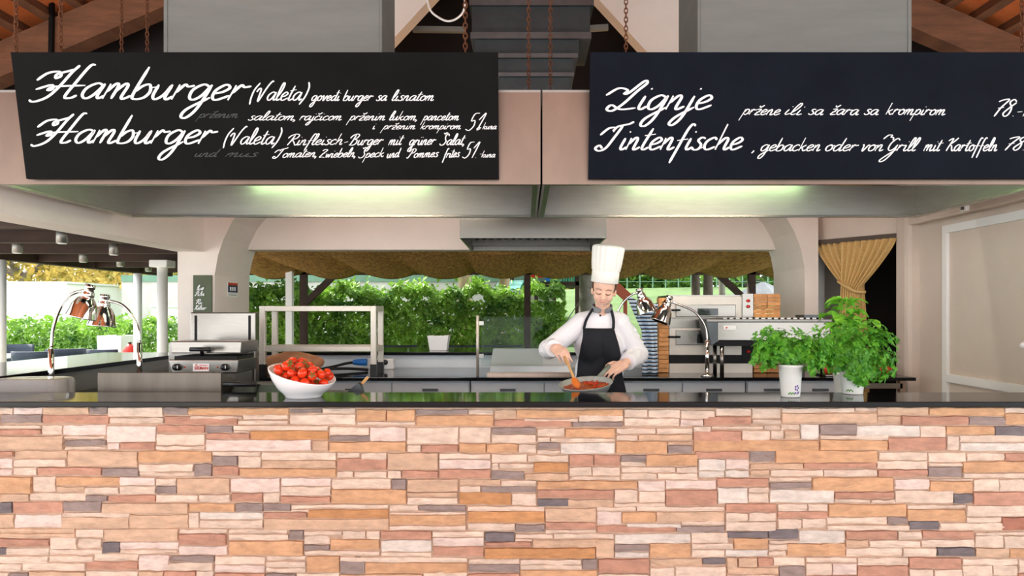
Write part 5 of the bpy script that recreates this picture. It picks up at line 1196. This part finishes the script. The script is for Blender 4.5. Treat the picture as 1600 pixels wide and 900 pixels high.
tree(727, 12.2, .14, 3.0, (1.6, 1.4, 1.2), 'pale sunlit tree trunk above the middle of the hedge', bark='bark_pale', seed=44)
tree(770, 12.8, .12, 3.0, (1.6, 1.4, 1.2), 'leaning pale trunk just left of the playground', bark='bark_pale', seed=45, lean=.12)
tree(914, 13.4, .17, 3.6, (2.0, 1.6, 1.3), 'thick grey tree right beside the playground, left of the cook\'s hat', seed=46)
tree(1088, 15.5, .1, 3.6, (2.0, 1.6, 1.3), 'dark tree trunk on the lawn, left one right of the cook', seed=47, bark='bark_dark')
tree(1106, 14.5, .11, 3.4, (2.0, 1.6, 1.3), 'brownish tree trunk on the lawn beside the dark one', seed=48, bark='bark_dark')
tree(1130, 17.5, .08, 3.4, (2.0, 1.6, 1.3), 'thin far tree trunk near the right timber brace', seed=49)
for i, (x, Y, c3, lb, mt_) in enumerate(((520, 31, (6, 3, 3.4), 'big pale green tree far behind the garden wall', 'tree_green'), (700, 33, (6, 3, 3.2), 'far tree crown behind the pale trunks', 'tree_yellow'), (860, 34, (6, 3, 3.2), 'far tree crown behind the playground', 'tree_green'), (1010, 36, (6, 3, 3.4), 'far tree crown behind the green fence', 'tree_green'), (1170, 33, (6, 3, 3.4), 'far tree crown behind the right brace', 'tree_green'))):
    tree(x, Y, .3, .5, c3, lb, mt_, n=13000, size=.17, seed=60+i)
for i, (x, Y, h, c3, lb, mt_) in enumerate(((40, 19, 1.0, (3.4, 2, 1.9), 'golden sunlit tree at the far left edge', 'tree_yellow'), (150, 24, .9, (3.0, 2, 1.9), 'golden green tree behind the left heat lamps', 'tree_yellow'), (265, 27, .5, (2.6, 2, 1.8), 'pale green tree between the white pergola posts', 'tree_green'))):
    tree(x, Y, .22, h, c3, lb, mt_, n=9000, size=.1, seed=80+i)
# ------------------------------------------------------------------ built things outside
gw = thing('garden_wall', 'long pale grey garden wall with a green band along its top', 'wall', (-2.5, 16, 0))
MB().box(-9, .6, 16, 16.3, .9, PZ(440, 16)).build('wall_body', 'garden_wall', gw); MB().box(-9, .6, 15.97, 16.33, PZ(440, 16), PZ(430, 16)).build('band', 'teal_band', gw)
bd_ = thing('white_building', 'plain white building beyond the left hedge', 'building', (-11, 16.5, 0))
MB().box(PX(5, 16), PX(105, 16), 16, 20, 0, PZ(443, 16)).build('wall_body', 'white_paint', bd_); MB().box(PX(3, 16), PX(107, 16), 15.95, 20.05, PZ(443, 16), PZ(440, 16)).build('roof_edge', 'white_plastic', bd_)
hs_ = thing('white_kiosk', 'low white kiosk wall between the left posts and the pier', 'kiosk', (PX(280, 15), 15.5, 0))
MB().box(PX(236, 15), PX(300, 15), 15, 15.7, 0, PZ(480, 15)).build('wall_body', 'white_paint', hs_); MB().box(PX(234, 15), PX(302, 15), 14.95, 15.75, PZ(480, 15), PZ(477, 15)).build('cap', 'white_plastic', hs_)
pgd = thing('playground_tower', 'play tower with blue panel, turquoise railing and dark deck beyond the hedge', 'play tower', (PX(850, 15), 15, gz(15)))
Y0 = 15.0; X = lambda x: PX(x, Y0); Z = lambda y: PZ(y, Y0)
MB().box(X(790), X(906), Y0, Y0+1.6, Z(446), Z(440)).build('deck', 'timber_dark', pgd)
for x in (800, 838, 866, 902): MB().box(X(x-3), X(x+3), Y0, Y0+.09, gz(15), Z(446) if x in (838, 866) else Z(405)).build('post', 'timber_dark', pgd)
for x in range(864, 906, 4): MB().box(X(x), X(x+2.4), Y0+.02, Y0+.06, Z(440), Z(424)).build('rail_bar', 'teal', pgd)
MB().box(X(852), X(863), Y0-.05, Y0, Z(440), Z(422)).build('panel', 'blue_plastic', pgd); MB().box(X(826), X(850), Y0-.05, Y0, Z(434), Z(424)).build('panel', 'red_plastic', pgd)
MB().prism([(X(820), Z(405)), (X(862), Z(392)), (X(906), Z(405))], Y0-.1, Y0+1.6).build('roof', 'blue_plastic', pgd)
MB().bar(P(800, 440, Y0-.1), P(780, 470, Y0-2.5), .5, .05).build('slide', 'teal', pgd)
bn = thing('garden_bench', 'red-brown slanted wooden board showing behind the cook\'s head', 'bench', (PX(972, 12), 12, 1.4))
MB().bar(P(960, 446, 12), P(981, 465, 12), .06, .16).build('board', 'redbrown', bn)
for x, y in ((977, 463),): MB().box(PX(x, 12.05)-.03, PX(x, 12.05)+.03, 12.03, 12.08, gz(12), PZ(y, 12.05)).build('post', 'redbrown', bn)
fn_ = thing('mesh_fence', 'thin grey-green post fence across the lawn right of the cook', 'fence', (PX(1040, 22), 22, gz(22)))
for x in range(960, 1220, 20): MB().tube([(PX(x, 22), 22, gz(22)-.1), P(x, 418, 22)], .018, 6).build('post', 'teal_band', fn_)
for y in (424, 440): MB().bar(P(960, y, 22), P(1215, y, 22), .015, .02).build('rail', 'teal_band', fn_)
gp = thing('grey_canopy', 'grey peaked garden canopy behind the oven', 'canopy', P(1185, 470, 11))
def can(u, v):
    a = 2*math.pi*u; r = .72*v; return P(1192, 440, 11)+Vector((r*math.cos(a), r*math.sin(a), -.34*v+.03*math.cos(a*8)*v))
MB().grid(can, 32, 6).build('canopy', 'grey_cloth', gp, solid=.01); MB().tube([P(1192, 440, 11)-Vector((0,0,1.9)), P(1192, 440, 11)], .03, 8).build('pole', 'timber_dark', gp)
def planter(x, y0, y1, wpx, Y, label, cat='planter', z=None):
    c = Vector((PX(x, Y), Y, z if z is not None else PZ(y1, Y))); r = wpx/2*Y/F; h = PZ(y0, Y)-c.z
    t = thing('planter', label, cat, c); m = MB(); q = r*.8
    a = [(-q,-q,0),(q,-q,0),(q,q,0),(-q,q,0)]; b = [(-r,-r,h),(r,-r,h),(r,r,h),(-r,r,h)]; r2 = r*.9; d = [(-r2,-r2,h),(r2,-r2,h),(r2,r2,h),(-r2,r2,h)]; e = [(x_, y_, h*.85) for x_, y_, _ in d]
    m.add([c+Vector(p) for p in a+b+d+e], [(3,2,1,0)]+[(i+o, (i+1) % 4+o, (i+1) % 4+o+4, i+o+4) for o in (0, 4, 8) for i in range(4)]+[(12,13,14,15)]).build('box', 'white_plastic', t, bevel=.005)
    def fn(R, n): v = R.normal(size=(n, 3)); return np.array(c+Vector((0,0,h+r*.45)))+v*np.array([r*.35, r*.35, r*.32]), v
    tag(leaf_cloud(fn, 130, r*.22, int(x)).build('plant', 'hedge', t), kind='stuff')
planter(686, 524, 549, 33, 6.75, 'white square planter on the black ledge below the hedge', z=1.088)
planter(181, 524, 556, 38, 11.5, 'white planter among the terrace chairs on the left', z=0)
def chair(x, Y, rz, label, h=.88, seat=.44, wd=.5, grp='dark terrace chairs'):
    c = Vector((PX(x, Y), Y, 0)); t = thing('terrace_chair', label, 'chair', c, grp); R = rotm(0, 0, rz)
    q = lambda x_, y_, z_: c+R @ Vector((x_, y_, z_))
    MB().obox(q(0, 0, seat), wd, .46, .05, R).build('seat', 'wicker', t, bevel=.01)
    def back(u, v): xx = (u-.5)*wd*(1+.04*v); return q(xx, .21+.05*v-.12*(abs(u-.5)*2)**3, seat+.03+(h-seat-.03)*v)
    MB().grid(back, 12, 6).build('backrest', 'wicker', t, smooth=True, solid=.03)
    for sx in (-1, 1):
        for sy in (-1, 1): MB().bar(q(sx*(wd/2-.03), sy*.2, 0), q(sx*(wd/2-.03), sy*.19, seat-.02), .03, .03).build('leg', 'wicker', t)
        MB().bar(q(sx*(wd/2-.01), -.2, seat+.2), q(sx*(wd/2-.01), .2, seat+.22), .04, .03).build('armrest', 'wicker', t)
for x, Y, rz, lb in ((20, 12.3, 10, 'dark chair at the far left end of the terrace table'), (57, 10.4, 185, 'dark chair in front of the white terrace table'), (104, 11.2, -150, 'dark chair right beside the leftmost heat lamp arm'), (171, 11.0, 170, 'dark chair right in front of the white terrace planter')): chair(x, Y, rz, lb)
for x, lb in ((622, 'dark high chair back left of the white ledge planter'), (722, 'dark high chair back right of the white ledge planter'), (785, 'dark high chair back behind the glass screen')): chair(x, 8.3, 185, lb, 1.07, .68, .42, 'high chairs at the ledge')
tt = thing('terrace_table', 'white topped terrace table between the dark chairs on the left', 'table', (PX(15, 11.4), 11.4, 0))
MB().box(PX(-60, 11.4), PX(40, 11.4), 11.0, 11.8, .73, .76).build('top', 'white_paint', tt, bevel=.005); MB().tube([(PX(0, 11.4), 11.4, .03), (PX(0, 11.4), 11.4, .73)], .04, 12).build('column', 'steel_dark', tt); MB().lathe([(.0001,.03),(.25,.02),(.26,0),(.0001,0)][::-1], (PX(0, 11.4), 11.4, 0), seg=20).build('foot', 'steel_dark', tt)
rl = thing('red_lantern', 'red lantern standing on the side bar end near the left posts', 'lantern', (PX(203, 6.0), 6.0, 1.088))
rl.location = (PX(203, 10.6), 10.6, 0)
ORG[rl] = Vector(rl.location); c = ORG[rl]; zt = PZ(537, 10.6)
MB().lathe([(.0001, 0), (.14, 0), (.15, .02), (.1, zt-.1), (.06, zt-.04), (.02, zt), (.0001, zt)], c, seg=16).build('body', 'red_plastic', rl, smooth=True)
MB().lathe([(.02, zt), (.03, zt+.02), (.0001, zt+.03)], c, seg=12).build('cap', 'black_metal', rl)
